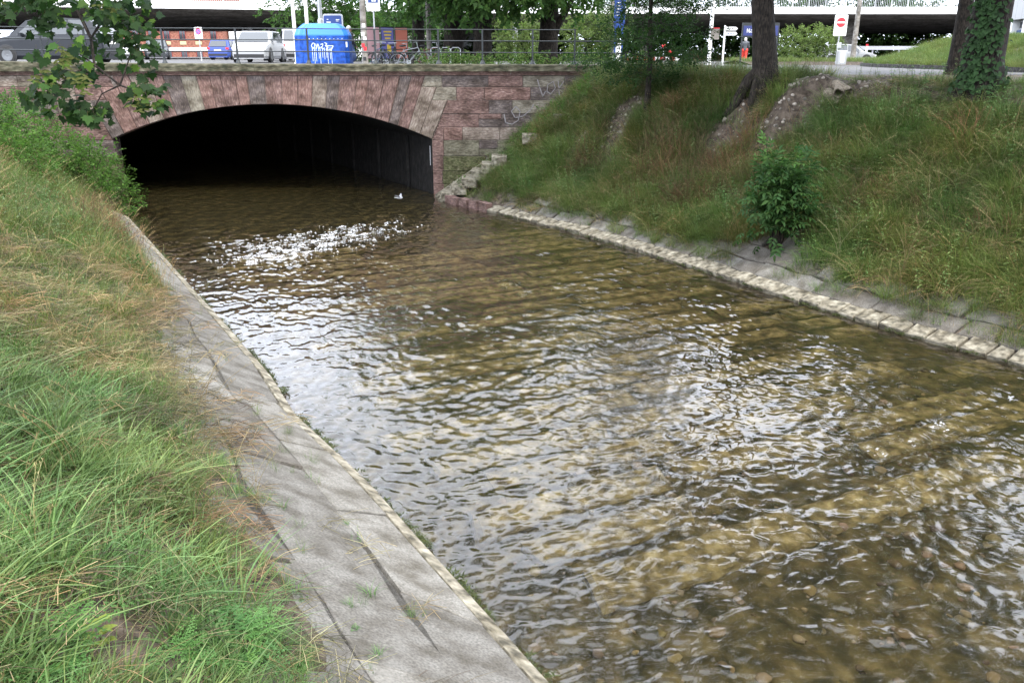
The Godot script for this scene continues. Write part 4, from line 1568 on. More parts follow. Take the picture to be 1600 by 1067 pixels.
func big_tree(called: String, label: String, at: Vector3, pts: Array, rad: Array, flare: float, blobs: Array, mesh: Mesh, n: int, s0: float, s1: float, group := "") -> Node3D:
	var t := thing(called, label, "tree", at, 0.0, group)
	trunk(t, pts, rad, flare)
	var top: Vector3 = pts[pts.size() - 1]
	for b in blobs:
		limb(t, top - Vector3(0, 0.4 * rng.randf(), 0), b[0], rad[rad.size() - 1] * 0.7, 0.03)
	leaves_on(t, "crown", mesh, blobs, n, s0, s1)
	return t

func maple_leaf(sz: float, col: Color) -> ArrayMesh:   # five pointed lobes, stalk at the origin, blade along +z
	var mb := MB.new()
	mb.col = col
	var o := [Vector2(0, 0.05), Vector2(-0.28, -0.02), Vector2(-0.3, 0.14), Vector2(-0.52, 0.3), Vector2(-0.36, 0.4), Vector2(-0.40, 0.56), Vector2(-0.22, 0.55), Vector2(-0.14, 0.72), Vector2(0, 0.98), Vector2(0.14, 0.72), Vector2(0.22, 0.55), Vector2(0.42, 0.58), Vector2(0.36, 0.4), Vector2(0.54, 0.27), Vector2(0.3, 0.14), Vector2(0.26, -0.03)]
	var c := mb.p(Vector3(0, -0.04, 0.36) * sz)
	var first := mb.v.size()
	for q in o:
		mb.p(Vector3(q.x, -0.16 * q.x * q.x - 0.12 * (q.y - 0.36) * (q.y - 0.36), q.y) * sz)
	for k in o.size():
		mb.t3(c, first + (k + 1) % o.size(), first + k)
	mb.col = Color(0.1, 0.09, 0.03)
	mb.tube([Vector3(0, 0, 0.05) * sz, Vector3(0, 0.05, -0.35) * sz], [0.012 * sz], 3, false)
	return mb.mesh(true)

func trees() -> void:
	var dk := [[0.024, 0.056, 0.013], [0.032, 0.072, 0.016], [0.042, 0.09, 0.02]]
	var md := [[0.034, 0.08, 0.017], [0.045, 0.10, 0.021], [0.06, 0.12, 0.027]]
	var yl_ := [[0.10, 0.16, 0.035], [0.085, 0.145, 0.03], [0.12, 0.17, 0.05]]
	var s_dk := sprig(8, 0.16, 0.11, 0.4, dk)
	var s_md := sprig(8, 0.17, 0.12, 0.42, md)
	var s_yl := sprig(8, 0.15, 0.09, 0.36, yl_)
	var s_ht := sprig(7, 0.065, 0.036, 0.2, [[0.017, 0.042, 0.011], [0.024, 0.055, 0.013], [0.036, 0.075, 0.017]])
	# two big trees on the crest of the right bank
	var t := big_tree("bank_tree", "thick dark trunk with spreading roots at the top of the bank, centre right", Vector3(6.3, 3.3, -22.0), [Vector3(0.05, -0.3, 0), Vector3(0.08, 0.6, 0), Vector3(-0.12, 2.0, 0), Vector3(-0.4, 4.5, 0)], [0.36, 0.31, 0.27, 0.22], 0.75,
		[[Vector3(-0.5, 7.0, 0.5), Vector3(4.0, 3.0, 4.0), 1.0], [Vector3(2.5, 9.0, -1.0), Vector3(4.0, 3.5, 4.0), 1.0], [Vector3(-1.0, 11.0, 0), Vector3(3.5, 3.0, 3.5), 0.8], [Vector3(1.5, 6.6, 3.0), Vector3(3.0, 2.0, 3.0), 0.7], [Vector3(-4.2, 8.2, 2.5), Vector3(3.4, 1.6, 3.2), 0.6], [Vector3(-6.6, 9.4, 4.0), Vector3(3.0, 1.5, 3.0), 0.45]], s_dk, 3000, 0.9, 1.5)
	for q in [[-0.95, 0.15, 0.05, 0.15], [-0.45, -0.15, 0.5, 0.11], [0.45, 0.1, 0.3, 0.11]]:
		var mb := MB.new()
		var b := Vector3(q[0], 0, q[2])
		var g0 := yr(6.3 + b.x, -22.0 + b.z) - 3.3
		mb.tube([Vector3(0, 0.75, 0.05), b * 0.35 + Vector3(0, 0.38, 0), b * 0.7 + Vector3(0, g0 * 0.7 + 0.12, 0), b + Vector3(0, g0 - 0.08, 0)], [0.14, q[3], q[3] * 0.8, q[3] * 0.4], 8)
		part(t, "root", mb, M.bark, true)
	t = big_tree("bank_tree", "thick dark trunk wrapped in ivy at the right edge", Vector3(9.55, 3.6, -17.75), [Vector3(0, -0.2, 0), Vector3(0, 0.8, 0), Vector3(0.02, 2.5, 0), Vector3(0.1, 4.5, 0)], [0.40, 0.37, 0.345, 0.29], 0.4,
		[[Vector3(0, 7.0, 0), Vector3(4.5, 3.0, 4.5), 1.0], [Vector3(3.0, 8.5, -1.0), Vector3(4.0, 3.5, 4.0), 0.9], [Vector3(-1.5, 10.5, 0), Vector3(4.0, 3.0, 4.0), 0.9], [Vector3(1.0, 7.0, 4.0), Vector3(4.0, 2.2, 3.5), 0.8]], s_dk, 2600, 0.9, 1.5)
	var iv := MB.new()
	iv.col = Color(0.03, 0.065, 0.02)
	leaf(iv, Vector3.ZERO, Vector3(0, -0.25, 1).normalized(), Vector3.UP, 0.10, 0.10)
	var xs := []
	var cs := []
	for i in 620:
		var a := -1.75 + rng.randf_range(-0.85, 1.0)
		var h := 2.0 * pow(rng.randf(), 0.8)
		if i < 140: a = rng.randf() * TAU; 
		if i < 140: h = 0.5 * rng.randf()
		a = a - 1.1 if i >= 140 else a
		var r := 0.37 + 0.05 * rng.randf() + 0.12 * exp(-h / 0.3)
		var out := Vector3(sin(a), 0, cos(a))
		if i >= 140: out = Vector3(-sin(0.75 + jit(0.85)), 0, cos(0.75 + jit(0.85))).normalized()
		var z := (out + Vector3(0, -0.5, 0) + jv(0.5)).normalized()
		var y := out
		var x := y.cross(z).normalized()
		xs.append(Transform3D(Basis(x, z.cross(x), z) * rng.randf_range(0.7, 1.3), out * r + Vector3(0, h, 0)))
		var g := rng.randf_range(0.6, 1.5)
		cs.append(Color(g, g, g))
	scatter(t, "ivy", iv.mesh(true), M.leaf, xs, cs)
	big_tree("street_tree", "slimmer trunk half hidden behind the ivy covered tree", Vector3(14.0, 3.7, -27.6), [Vector3(0, -0.1, 0), Vector3(0, 2, 0), Vector3(0, 5, 0)], [0.27, 0.22, 0.18], 0.4, [[Vector3(0, 8.0, 0), Vector3(4, 3.5, 4), 1.0]], s_md, 1700, 1.0, 1.6)
	# chestnuts behind the railing
	var crown := [[Vector3(0, 4.4, 1.0), Vector3(3.6, 2.6, 3.2), 1.0], [Vector3(-1.2, 6.8, 0), Vector3(3.2, 2.6, 3.2), 0.8], [Vector3(0.8, 3.3, 1.5), Vector3(2.6, 1.1, 2.0), 0.6]]
	var spots := [[-4.4, -41.5, 0.30, "dark chestnut trunk nearest the bicycles behind the railing"], [-2.45, -36.8, 0.42, "forked dark chestnut trunk left of the straight one"], [-1.2, -35.4, 0.37, "straight dark chestnut trunk in the middle behind the railing"], [1.5, -37.0, 0.40, "dark chestnut trunk rising out of the low hedge"]]
	for q in spots:
		var r: float = q[2]
		var tt := big_tree("chestnut_tree", q[3], Vector3(q[0], 3.7, q[1]), [Vector3(0, -0.1, 0), Vector3(0, 0.8, 0), Vector3(0.05, 2.4, 0), Vector3(0.1, 4.0, 0)], [r * 1.25, r, r * 0.9, r * 0.7], 0.25, crown, s_md, 1350, 0.8, 1.4, "chestnut trees behind the bridge")
		if r > 0.39: limb(tt, Vector3(0.05, 0.9, 0), Vector3(1.5 if r > 0.41 else 1.0, 2.8, 0.2), r * 0.55, 0.1)
	# the young tree on the slope
	var y := thing("young_tree", "slim young tree with small dark leaves on the slope beside the steps", "tree", Vector3(3.72, 2.8, -23.8))
	trunk(y, [Vector3(0, -0.1, 0), Vector3(0.02, 1.2, 0), Vector3(-0.03, 2.6, 0), Vector3(0.0, 5.0, 0)], [0.085, 0.07, 0.06, 0.03], 0.5, 10)
	var bl := []
	for k in 26:
		var h := 0.8 + 3.95 * k / 26.0
		var a := k * 2.4 + jit(0.4)
		var l := lerpf(1.95, 0.9, absf(h - 1.6) / 3.4) * rng.randf_range(0.75, 1.1)
		if h < 0.9: l *= 0.55
		var d := Vector3(cos(a), 0.06 + jit(0.1), sin(a))
		limb(y, Vector3(0, h, 0), Vector3(0, h, 0) + d * l * 0.85, 0.018, 0.005)
		bl.append([Vector3(0, h, 0) + d * l * 0.62, Vector3(l * 0.55, 0.13, l * 0.55), l])
	leaves_on(y, "crown", s_ht, bl, 3700, 0.75, 1.2, 0.5, 0.0)
	# greenery behind: dark tree before the viaduct, pale shrubs, a small maple, the hedge
	big_tree("street_tree", "broad dark green tree in front of the viaduct behind the blue container", Vector3(-12.5, 3.7, -57.0), [Vector3(0, 0, 0), Vector3(0, 1.5, 0), Vector3(0, 3, 0)], [0.3, 0.25, 0.2], 0.3, [[Vector3(-0.5, 3.4, 0), Vector3(3.0, 2.2, 2.4), 1.0], [Vector3(2.6, 2.2, 0), Vector3(2.4, 2.0, 2.0), 0.9], [Vector3(1.0, 5.5, 0), Vector3(3.6, 2.5, 2.4), 1.0]], s_md, 2600, 0.7, 1.2)
	big_tree("street_tree", "smaller dark green tree behind the sticker covered post", Vector3(-7.2, 3.7, -54.0), [Vector3(0, 0, 0), Vector3(0, 1.2, 0), Vector3(0, 2.2, 0)], [0.2, 0.16, 0.12], 0.3, [[Vector3(0, 1.6, 0), Vector3(2.6, 1.6, 1.6), 1.0], [Vector3(1.8, 3.6, 0), Vector3(2.6, 1.9, 1.6), 0.9]], s_md, 1500, 0.6, 1.1)
	big_tree("pale_shrub", "pale yellow green shrub left of the trunk in the hedge", Vector3(0.3, 3.7, -46.0), [Vector3(0, 0, 0), Vector3(0, 0.6, 0), Vector3(0, 1.2, 0)], [0.06, 0.05, 0.04], 0.2, [[Vector3(0, 1.4, 0), Vector3(1.5, 1.1, 1.2), 1.0]], s_yl, 620, 0.6, 1.0, "shrubs beyond the hedge")
	big_tree("pale_shrub", "large pale yellow green shrub right of the trunk in the hedge", Vector3(3.9, 3.7, -46.5), [Vector3(0, 0, 0), Vector3(0, 0.7, 0), Vector3(0, 1.5, 0)], [0.07, 0.06, 0.05], 0.2, [[Vector3(-0.3, 1.5, 0), Vector3(1.7, 1.3, 1.2), 1.0], [Vector3(1.2, 1.9, 0), Vector3(1.2, 0.9, 1.0), 0.6]], s_yl, 900, 0.6, 1.0, "shrubs beyond the hedge")
	big_tree("small_maple", "bright green rounded tree right of the big trunk under the viaduct", Vector3(18.6, 3.7, -56.0), [Vector3(0, 0, 0), Vector3(0, 0.6, 0), Vector3(0, 1.2, 0)], [0.08, 0.07, 0.06], 0.2, [[Vector3(-0.3, 1.1, 0), Vector3(2.0, 1.25, 1.4), 1.0], [Vector3(1.2, 1.3, 0), Vector3(1.2, 0.9, 1.0), 0.5]], s_yl, 1100, 0.6, 1.0)
	var hd := thing("hedge", "low clipped green hedge behind the bridge railing", "hedge", Vector3(0.8, 3.7, -30.5))
	var hb := []
	for k in 12: hb.append([Vector3(-3.7 + k * 0.68, 0.18 + 0.08 * sin(k * 1.7), jit(0.3)), Vector3(0.7, 0.46, 0.6), 1.0])
	shrub_stems(hd, 6, 0.4)
	leaves_on(hd, "foliage", sprig(7, 0.07, 0.04, 0.18, yl_ + md), hb, 3400, 0.7, 1.1)
	# woods behind the viaduct
	var wood_labels := ["wood tree leftmost beyond the viaduct, behind the chestnuts", "wood tree behind the pale shrubs beyond the viaduct", "wood tree beyond the viaduct behind the young tree's left side", "wood tree beyond the viaduct behind the young tree's right side", "wood tree beyond the viaduct above the red trousered person", "wood tree beyond the viaduct just left of the big trunk", "wood tree beyond the viaduct right of the big trunk", "wood tree beyond the viaduct above the no entry sign", "wood tree beyond the viaduct behind the pale concrete lamp post", "wood tree beyond the viaduct behind the thin dark lamp post", "wood tree rightmost beyond the viaduct, behind the white mast"]
	for k in 11:
		var x := -4.0 + k * 9.0 + jit(2.0)
		var zz := -126.0 + jit(10.0)
		var hh := rng.randf_range(9.0, 15.0)
		big_tree("wood_tree", wood_labels[k], Vector3(x, 3.7, zz), [Vector3(0, 0, 0), Vector3(0, hh * 0.3, 0), Vector3(0, hh * 0.6, 0)], [0.4, 0.3, 0.2], 0.2, [[Vector3(0, hh * 0.28, 1), Vector3(5.2, hh * 0.3, 4), 1.0], [Vector3(jit(1.5), hh * 0.7, 0), Vector3(4.6, hh * 0.34, 4), 1.0]], s_md, 700, 2.4, 4.0, "trees of the wood beyond the viaduct")
	# undergrowth at the edge of the wood, seen below the viaduct
	var ug := thing("undergrowth", "dark mass of bushes at the edge of the wood below the viaduct", "undergrowth", Vector3(30, 3.7, -112.0))
	ug.set_meta("kind", "stuff")
	var ub := []
	for k in 30: ub.append([Vector3(-42.0 + k * 2.9, 1.2 + jit(0.5), jit(1.5)), Vector3(2.6, 2.4 + jit(0.5), 1.6), 1.0])
	leaves_on(ug, "bushes", s_md, ub, 5200, 1.8, 3.0)
	maple()

func maple() -> void:
	# the tree whose branch hangs into the picture; its trunk stands out of sight on the left bank
	var at := Vector3(-6.6, 3.5, -0.8)
	var m := thing("maple_tree", "maple branch with dark lobed leaves hanging in at the top left", "tree", at)
	trunk(m, [Vector3(0, -0.2, 0), Vector3(0, 1.5, 0), Vector3(0.2, 4.0, -0.2)], [0.24, 0.2, 0.15], 0.3)
	var tip := Vector3(-2.28, 5.35, -4.75)
	var main := [Vector3(0.15, 3.4, -0.15), Vector3(1.6, 3.6, -1.7), Vector3(3.2, 2.9, -3.2), tip - at, Vector3(-2.33, 4.62, -4.72) - at, Vector3(-2.2, 4.38, -4.62) - at, Vector3(-2.17, 4.25, -4.55) - at, Vector3(-2.03, 4.15, -4.5) - at, Vector3(-1.93, 4.11, -4.5) - at]
	var mb := MB.new()
	mb.tube(main, [0.1, 0.06, 0.035, 0.016, 0.010, 0.0085, 0.007, 0.005, 0.003], 7)
	part(m, "limb", mb, M.bark, true)
	leaves_on(m, "crown", sprig(8, 0.13, 0.12, 0.35, [[0.035, 0.08, 0.017], [0.05, 0.105, 0.02]]), [[Vector3(-1.2, 6.0, 0.3), Vector3(2.6, 1.8, 2.2), 1.0], [Vector3(1.6, 4.4, -1.6), Vector3(1.4, 0.7, 1.2), 0.35]], 420, 0.8, 1.3)
	var lv := []
	for k in 6:
		var c: Array = [[0.013, 0.036, 0.008], [0.017, 0.046, 0.009], [0.032, 0.085, 0.013], [0.011, 0.028, 0.008], [0.085, 0.16, 0.02], [0.04, 0.085, 0.013]][k]
		lv.append(maple_leaf(0.066, Color(c[0], c[1], c[2])))
	# leaf sprays: [centre, radii, leaves]
	var sprays := [
		[Vector3(-3.0, 4.55, -4.8), Vector3(0.28, 0.2, 0.2), 34], [Vector3(-2.75, 4.68, -4.75), Vector3(0.30, 0.20, 0.28), 44], [Vector3(-2.35, 4.66, -4.72), Vector3(0.26, 0.22, 0.25), 46], [Vector3(-2.05, 4.55, -4.70), Vector3(0.17, 0.20, 0.2), 34],
		[Vector3(-2.5, 4.50, -4.68), Vector3(0.10, 0.10, 0.15), 8], [Vector3(-2.3, 4.27, -4.58), Vector3(0.17, 0.16, 0.18), 40], [Vector3(-2.38, 4.10, -4.5), Vector3(0.15, 0.11, 0.15), 22], [Vector3(-2.06, 4.48, -4.65), Vector3(0.12, 0.12, 0.16), 16], [Vector3(-1.95, 4.32, -4.6), Vector3(0.10, 0.12, 0.12), 9],
		[Vector3(-1.9, 4.10, -4.5), Vector3(0.11, 0.10, 0.12), 20], [Vector3(-2.9, 4.50, -4.75), Vector3(0.12, 0.09, 0.15), 10], [Vector3(-1.42, 4.78, -4.75), Vector3(0.12, 0.05, 0.1), 5], [Vector3(-2.2, 4.01, -4.5), Vector3(0.10, 0.06, 0.1), 8],
	]
	for s in sprays:
		var c: Vector3 = s[0] - at
		var best: Vector3 = main[3]
		for q in main:
			if q.distance_to(c) < best.distance_to(c): best = q
		var tw := MB.new()
		if c.x + at.x > -1.6: tw.tube([main[2], Vector3(-2.0, 5.75, -4.6) - at, Vector3(-1.55, 5.15, -4.75) - at, c], [0.02, 0.01, 0.005, 0.002], 5)
		else: tw.tube([best, best.lerp(c, 0.6) + Vector3(0, 0.04, 0), c], [0.005, 0.0035, 0.002], 5)
		part(m, "twig", tw, M.bark, true)
		for i in s[2]:
			var u := jv(1.0)
			while u.length() > 1.0: u = jv(1.0)
			var p: Vector3 = c + u * s[1]
			var o := put(m, "leaf", lv[rng.randi() % 6], M.leaf)
			# blades hang: tip down and outwards, face to the light
			var z := (Vector3(u.x * 0.7, -0.55, 0.25) + jv(0.55)).normalized()
			var yv := (Vector3(0.1, 0.65, 0.55) + jv(0.55)).normalized()
			var x := yv.cross(z).normalized()
			o.transform = Transform3D(Basis(x, z.cross(x), z) * rng.randf_range(0.65, 1.1), p)
	var xs := []
	var cs := []
	for i in 900:
		var sp: Array = sprays[rng.randi() % sprays.size()]
		if i % 3 == 0: sp = sprays[[0, 0, 1, 2, 3, 1][i / 3 % 6]]
		var u := jv(1.0)
		while u.length() > 1.0: u = jv(1.0)
		var p: Vector3 = sp[0] - at + u * sp[1] * 1.08
		var z := (Vector3(u.x * 0.7, -0.55, 0.25) + jv(0.6)).normalized()
		var yv := (Vector3(0.1, 0.65, 0.55) + jv(0.6)).normalized()
		var x := yv.cross(z).normalized()
		xs.append(Transform3D(Basis(x, z.cross(x), z) * rng.randf_range(0.65, 1.1), p))
		var g := rng.randf_range(0.5, 1.2)
		cs.append(Color(g, g, g))
	scatter(m, "small_leaves", maple_leaf(0.06, Color(0.018, 0.046, 0.009)), M.leaf, xs, cs)
	# hanging bunches of winged seeds
	for q in [[-2.3, 4.28, -4.5], [-2.22, 4.16, -4.45], [-1.9, 4.08, -4.42], [-2.1, 4.55, -4.6], [-2.4, 4.2, -4.5], [-2.6, 4.6, -4.6]]:
		var sb := MB.new()
		sb.col = Color(0.10, 0.115, 0.03)
		for k in 14:
			var p := jv(0.06)
			for s in [-1.0, 1.0]:
				leaf(sb, p, Vector3(s, -0.3 + jit(0.3), jit(0.5)).normalized(), Vector3(0, 0.3, 1), 0.035, 0.012)
		var o := part(m, "seed_bunch", sb, M.leaf, true, "stuff")
		o.position = Vector3(q[0], q[1], q[2]) - at

# ------------------------------------------------------------------ street level, islands and what lies beyond
func street_y(x: float) -> float:
	return lerpf(3.93, 3.7, smoothstep(-12.0, -4.0, x))

func island_edge(z: float) -> float:   # x of the kerb
	return 18.0 + (0.9 * pow((-41.0 - z) / 6.0, 2.0) if z < -41.0 else 0.0)

func island_y(x: float, z: float) -> float:
	var e := island_edge(z) + 0.18
	if x < e or z < -49.5: return 3.7
	return 3.83 + 1.15 * smoothstep(0.0, 5.0, x - e) + 0.08 * na.get_noise_2d(x * 0.4, z * 0.4)

func background() -> void:
	# grass island with its dark kerb stones
	var mb := MB.new()
	var nx := 14
	var zs := []
	var z := -26.5
	while z > -49.4:
		zs.append(z)
		z -= 0.6
	for zz in zs:
		for k in nx + 1:
			var x := island_edge(zz) + 0.1 + 14.0 * pow(k / float(nx), 1.3)
			mb.p(Vector3(x, maxf(island_y(x + 0.1, zz), 3.8), zz))
	for i in zs.size() - 1:
		for k in nx:
			var a := i * (nx + 1) + k
			mb.q4(a, a + 1, a + nx + 2, a + nx + 1)
	var isl := part(self, "grass_island", mb, M.soil, true, "structure")
	tag(isl, "raised grassy island in the road edged with dark stones", "traffic island")
	z = -27.0
	while z > -49.0:
		var l := rng.randf_range(0.55, 0.8)
		var k := MB.new()
		var x0 := island_edge(z)
		var x1 := island_edge(z - l)
		var dir := Vector3(x1 - x0, 0, -l)
		var side := Vector3(-dir.z, 0, dir.x).normalized()
		k.xf = Transform3D(Basis(-side, Vector3.UP, dir.normalized() * -1.0), Vector3((x0 + x1) * 0.5, 3.7, z - l * 0.5))
		var hl := dir.length() * 0.5 - 0.008
		k.prism([Vector2(-0.12, -0.1), Vector2(0.12, -0.1), Vector2(0.12, 0.16 + jit(0.01)), Vector2(-0.12, 0.16 + jit(0.01))], -hl, hl, 0.02, true)
		part(isl, "kerb_stone", k, M.kerb)
		z -= l
	# planted strip on the far side of the road
	mb = MB.new()
	for q in [[10.0, -53.0, 3.7], [17.0, -52.0, 3.9], [40.0, -58.0, 3.9]]: pass
	mb.quad(Vector3(14.0, 3.71, -51.0), Vector3(30.0, 3.71, -53.0), Vector3(30.0, 4.0, -56.0), Vector3(14.0, 4.0, -55.0))
	mb.quad(Vector3(14.0, 4.0, -55.0), Vector3(30.0, 4.0, -56.0), Vector3(30.0, 3.7, -60.0), Vector3(14.0, 3.7, -59.0))
	tag(part(self, "verge", mb, M.soil, false, "structure"), "low planted verge along the far side of the road", "verge")
	var vg := clump(18, 0.15, 0.5, 0.012, 0.3, 0.3, 1.0, GREEN + [[0.16, 0.17, 0.06]], 3)
	var xs := []
	var cs := []
	for i in 900:
		var x := rng.randf_range(14.0, 30.0)
		var zz := -52.4 - 5.0 * rng.randf()
		if x > 18.0 and x < 18.0: continue
		xs.append(Transform3D(Basis(Vector3.UP, rng.randf() * TAU) * rng.randf_range(0.5, 1.1), Vector3(x, 3.9, zz)))
		cs.append(Color(1, 1, 1) * rng.randf_range(0.7, 1.2))
	scatter(self, "verge_plants", vg, M.blade, xs, cs)
	tag(get_node("verge_plants"), "loose green plants on the verge across the road")
	viaduct()
	buildings()

func viaduct() -> void:
	var v := thing("road_viaduct", "wide concrete road viaduct with white edge crossing the background", "viaduct", Vector3(0, 3.7, -79.0))
	var o := Vector3(0, 3.7, -79.0)
	var line := [Vector2(-150, -46.0), Vector2(-60, -62.0), Vector2(-24, -71.9), Vector2(-10, -77.0), Vector2(2, -79.8), Vector2(32, -80.6), Vector2(60, -80.3), Vector2(140, -77.0)]
	for i in line.size() - 1:
		var a: Vector2 = line[i]
		var b: Vector2 = line[i + 1]
		var mb := MB.new()
		var f := func(y: float, back: float, p: Vector2) -> Vector3: return Vector3(p.x, y, p.y - back) - o
		# edge beam
		var sec := [[7.75, 0.0], [8.33, 0.0], [8.33, 0.35], [7.75, 0.35]]
		for k in 4:
			var s: Array = sec[k]
			var e: Array = sec[(k + 1) % 4]
			mb.quad(f.call(s[0], s[1], a), f.call(s[0], s[1], b), f.call(e[0], e[1], b), f.call(e[0], e[1], a))
		part(v, "edge_beam", mb, M.white)
		mb = MB.new()
		var sof := [[8.1, 0.36], [7.72, 0.36], [7.6, 1.2], [6.62, 14.0], [6.6, 24.0], [7.6, 34.0], [8.1, 34.0]]
		for k in sof.size():
			var s: Array = sof[k]
			var e: Array = sof[(k + 1) % sof.size()]
			mb.quad(f.call(s[0], s[1], b), f.call(s[0], s[1], a), f.call(e[0], e[1], a), f.call(e[0], e[1], b))
		part(v, "deck", mb, M.concrete)
		# parapet railing
		mb = MB.new()
		mb.bar(f.call(9.40, 0.15, a), f.call(9.40, 0.15, b), 0.06, 0.06)
		part(v, "handrail", mb, M.steel)
		mb = MB.new()
		var n := int(a.distance_to(b) / 0.16)
		if a.x > 70 or b.x < -30: n = int(n / 3.0)
		for k in n:
			var p := a.lerp(b, (k + 0.5) / n)
			mb.box(f.call(8.86, 0.15, p), Vector3(0.025, 1.06, 0.025))
		part(v, "balusters", mb, M.steel, false, "stuff")
		n = int(a.distance_to(b) / 1.45)
		if a.x > -30 and a.x < 50:
			for k in n:
				mb = MB.new()
				mb.box(f.call(8.88, 0.15, a.lerp(b, (k + 0.5) / n)), Vector3(0.08, 1.12, 0.08))
				part(v, "railing_post", mb, M.steel)
	for q in [[0.3, -84.0, 0.5, 0.5], [32.8, -88.0, 1.3, 3.0], [-20.0, -88.0, 1.0, 1.0], [13.5, -90.0, 0.9, 1.2]]:
		var mb := MB.new()
		mb.box(Vector3(q[0], 5.4, q[1]) - o, Vector3(q[2], 3.8, q[3]))
		part(v, "pier", mb, M.white if q[2] < 0.6 else M.concrete)

func window(parent: Node, c: Vector3, w: float, h: float, frame: Material, b := Basis()) -> void:
	var mb := MB.new()
	for s in [-1.0, 1.0]:
		mb.box(c + b * Vector3(s * w * 0.5, 0, 0.02), Vector3(0.08, h + 0.08, 0.12), b)
		mb.box(c + b * Vector3(0, s * h * 0.5, 0.02), Vector3(w - 0.08, 0.08, 0.12), b)
	mb.box(c + b * Vector3(w * 0.08, 0, 0.01), Vector3(0.05, h - 0.08, 0.08), b)
	var f := part(parent, "window", mb, frame)
	mb = MB.new()
	mb.box(c + b * Vector3(0, 0, 0.0), Vector3(w - 0.06, h - 0.06, 0.04), b)
	part(f, "pane", mb, M.darkglass)

func buildings() -> void:
	var z0 := -134.0
	var brickm := tmat(ntex(95, 0.03, [L(0.26, 0.105, 0.075), L(0.36, 0.155, 0.11)], [0.2, 0.8]), Vector3(0.5, 2.0, 0.5), 0.9)
	var b := thing("brick_building", "orange brick building with white bands and dark red window frames", "building", Vector3(-52.0, 3.7, z0))
	var mb := MB.new()
	mb.box(Vector3(0, 5.0, -5.0), Vector3(16.5, 10.0, 10.0))
	part(b, "wall", mb, brickm)
	var rf := mat(L(0.2, 0.03, 0.03), 0.7)
	var pan := mat(L(0.42, 0.38, 0.22), 0.8)
	for f in 3:
		mb = MB.new()
		mb.box(Vector3(0, 1.35 + f * 2.85, 0.06), Vector3(16.52, 0.5, 0.14))
		part(b, "white_band", mb, M.white)
		for k in 7:
			var x := -7.3 + k * 2.35
			window(b, Vector3(x, 3.35 + f * 2.85 - (2.85 if f == 0 else 2.85), 0.0) if f > 0 else Vector3(x, 0.45, 0.0), 0.95, 1.5 if f > 0 else 1.2, rf)
			if f > 0:
				mb = MB.new()
				mb.box(Vector3(x, 2.25 + (f - 1) * 2.85, 0.02), Vector3(0.95, 0.5, 0.06))
				part(b, "beige_panel", mb, pan)
	mb = MB.new()
	mb.box(Vector3(0, 10.1, -5.0), Vector3(17.0, 0.25, 10.4))
	part(b, "roof", mb, rf)
	b = thing("white_building", "plain white building beyond the viaduct beside the brick one", "building", Vector3(-33.0, 3.7, z0 - 2.0))
	mb = MB.new()
	mb.box(Vector3(0, 3.6, -5.0), Vector3(21.0, 7.2, 10.0))
	part(b, "wall", mb, M.white)
	for k in 4: window(b, Vector3(-6.5 + k * 4.4, 3.9, 0.0), 1.0, 1.3, M.dark)
	mb = MB.new()
	mb.box(Vector3(0, 7.3, -5.0), Vector3(21.4, 0.2, 10.4))
	part(b, "roof", mb, M.concrete)
	# low pale building between the chestnut trunks
	b = thing("white_building", "low pale building with dark windows seen between the chestnut trunks", "building", Vector3(-6.0, 3.7, -112.0))
	mb = MB.new()
	mb.box(Vector3(0, 1.8, -4.0), Vector3(16.0, 3.6, 8.0))
	part(b, "wall", mb, M.white)
	for k in 6: window(b, Vector3(-6.2 + k * 2.4, 1.6, 0.0), 1.5, 1.5, M.steel)
	mb = MB.new()
	mb.box(Vector3(0, 3.7, -4.0), Vector3(16.4, 0.2, 8.4))
	part(b, "roof", mb, M.concrete)
	# clad building at the right edge
	var a := Vector3(33.0, 0, -63.0)
	var e := Vector3(27.0, 0, -40.0)
	var len_ := a.distance_to(e)
	b = thing("clad_building", "white panelled building with a blue sign band at the right edge", "building", Vector3(a.x, 3.7, a.z), atan2(-(e.z - a.z), e.x - a.x))
	var mid := len_ * 0.5
	mb = MB.new()
	mb.box(Vector3(mid, 5.4, -5.2), Vector3(len_, 5.6, 10.0))
	part(b, "upper_wall", mb, M.concrete)
	for k in int(len_ / 1.25):
		for f in 2:
			mb = MB.new()
			mb.prism([Vector2(k * 1.25 + 0.015, 2.6 + f * 2.8), Vector2(k * 1.25 + 1.235, 2.6 + f * 2.8), Vector2(k * 1.25 + 1.235, 5.38 + f * 2.8), Vector2(k * 1.25 + 0.015, 5.38 + f * 2.8)], -0.2, 0.0, 0.012)
			part(b, "cladding_panel", mb, M.panel)
	mb = MB.new()
	mb.box(Vector3(mid, 1.3, -5.4), Vector3(len_, 2.6, 9.6))
	part(b, "shop_wall", mb, mat(L(0.1, 0.1, 0.1), 0.7))
	for k in 9:
		var x := 1.3 + k * 2.6
		window(b, Vector3(x, 2.3, -0.55), 2.3, 0.45, M.steel)
		window(b, Vector3(x, 0.8, -0.55), 1.9, 1.5, M.steel)
		mb = MB.new()
		mb.box(Vector3(x, 1.85, -0.5), Vector3(2.2, 0.3, 0.2))
		part(b, "sign_band", mb, M.blue)
		mb = MB.new()
		mb.box(Vector3(x - 1.3, 1.3, -0.35), Vector3(0.5, 2.6, 0.5))
		part(b, "column", mb, M.white)

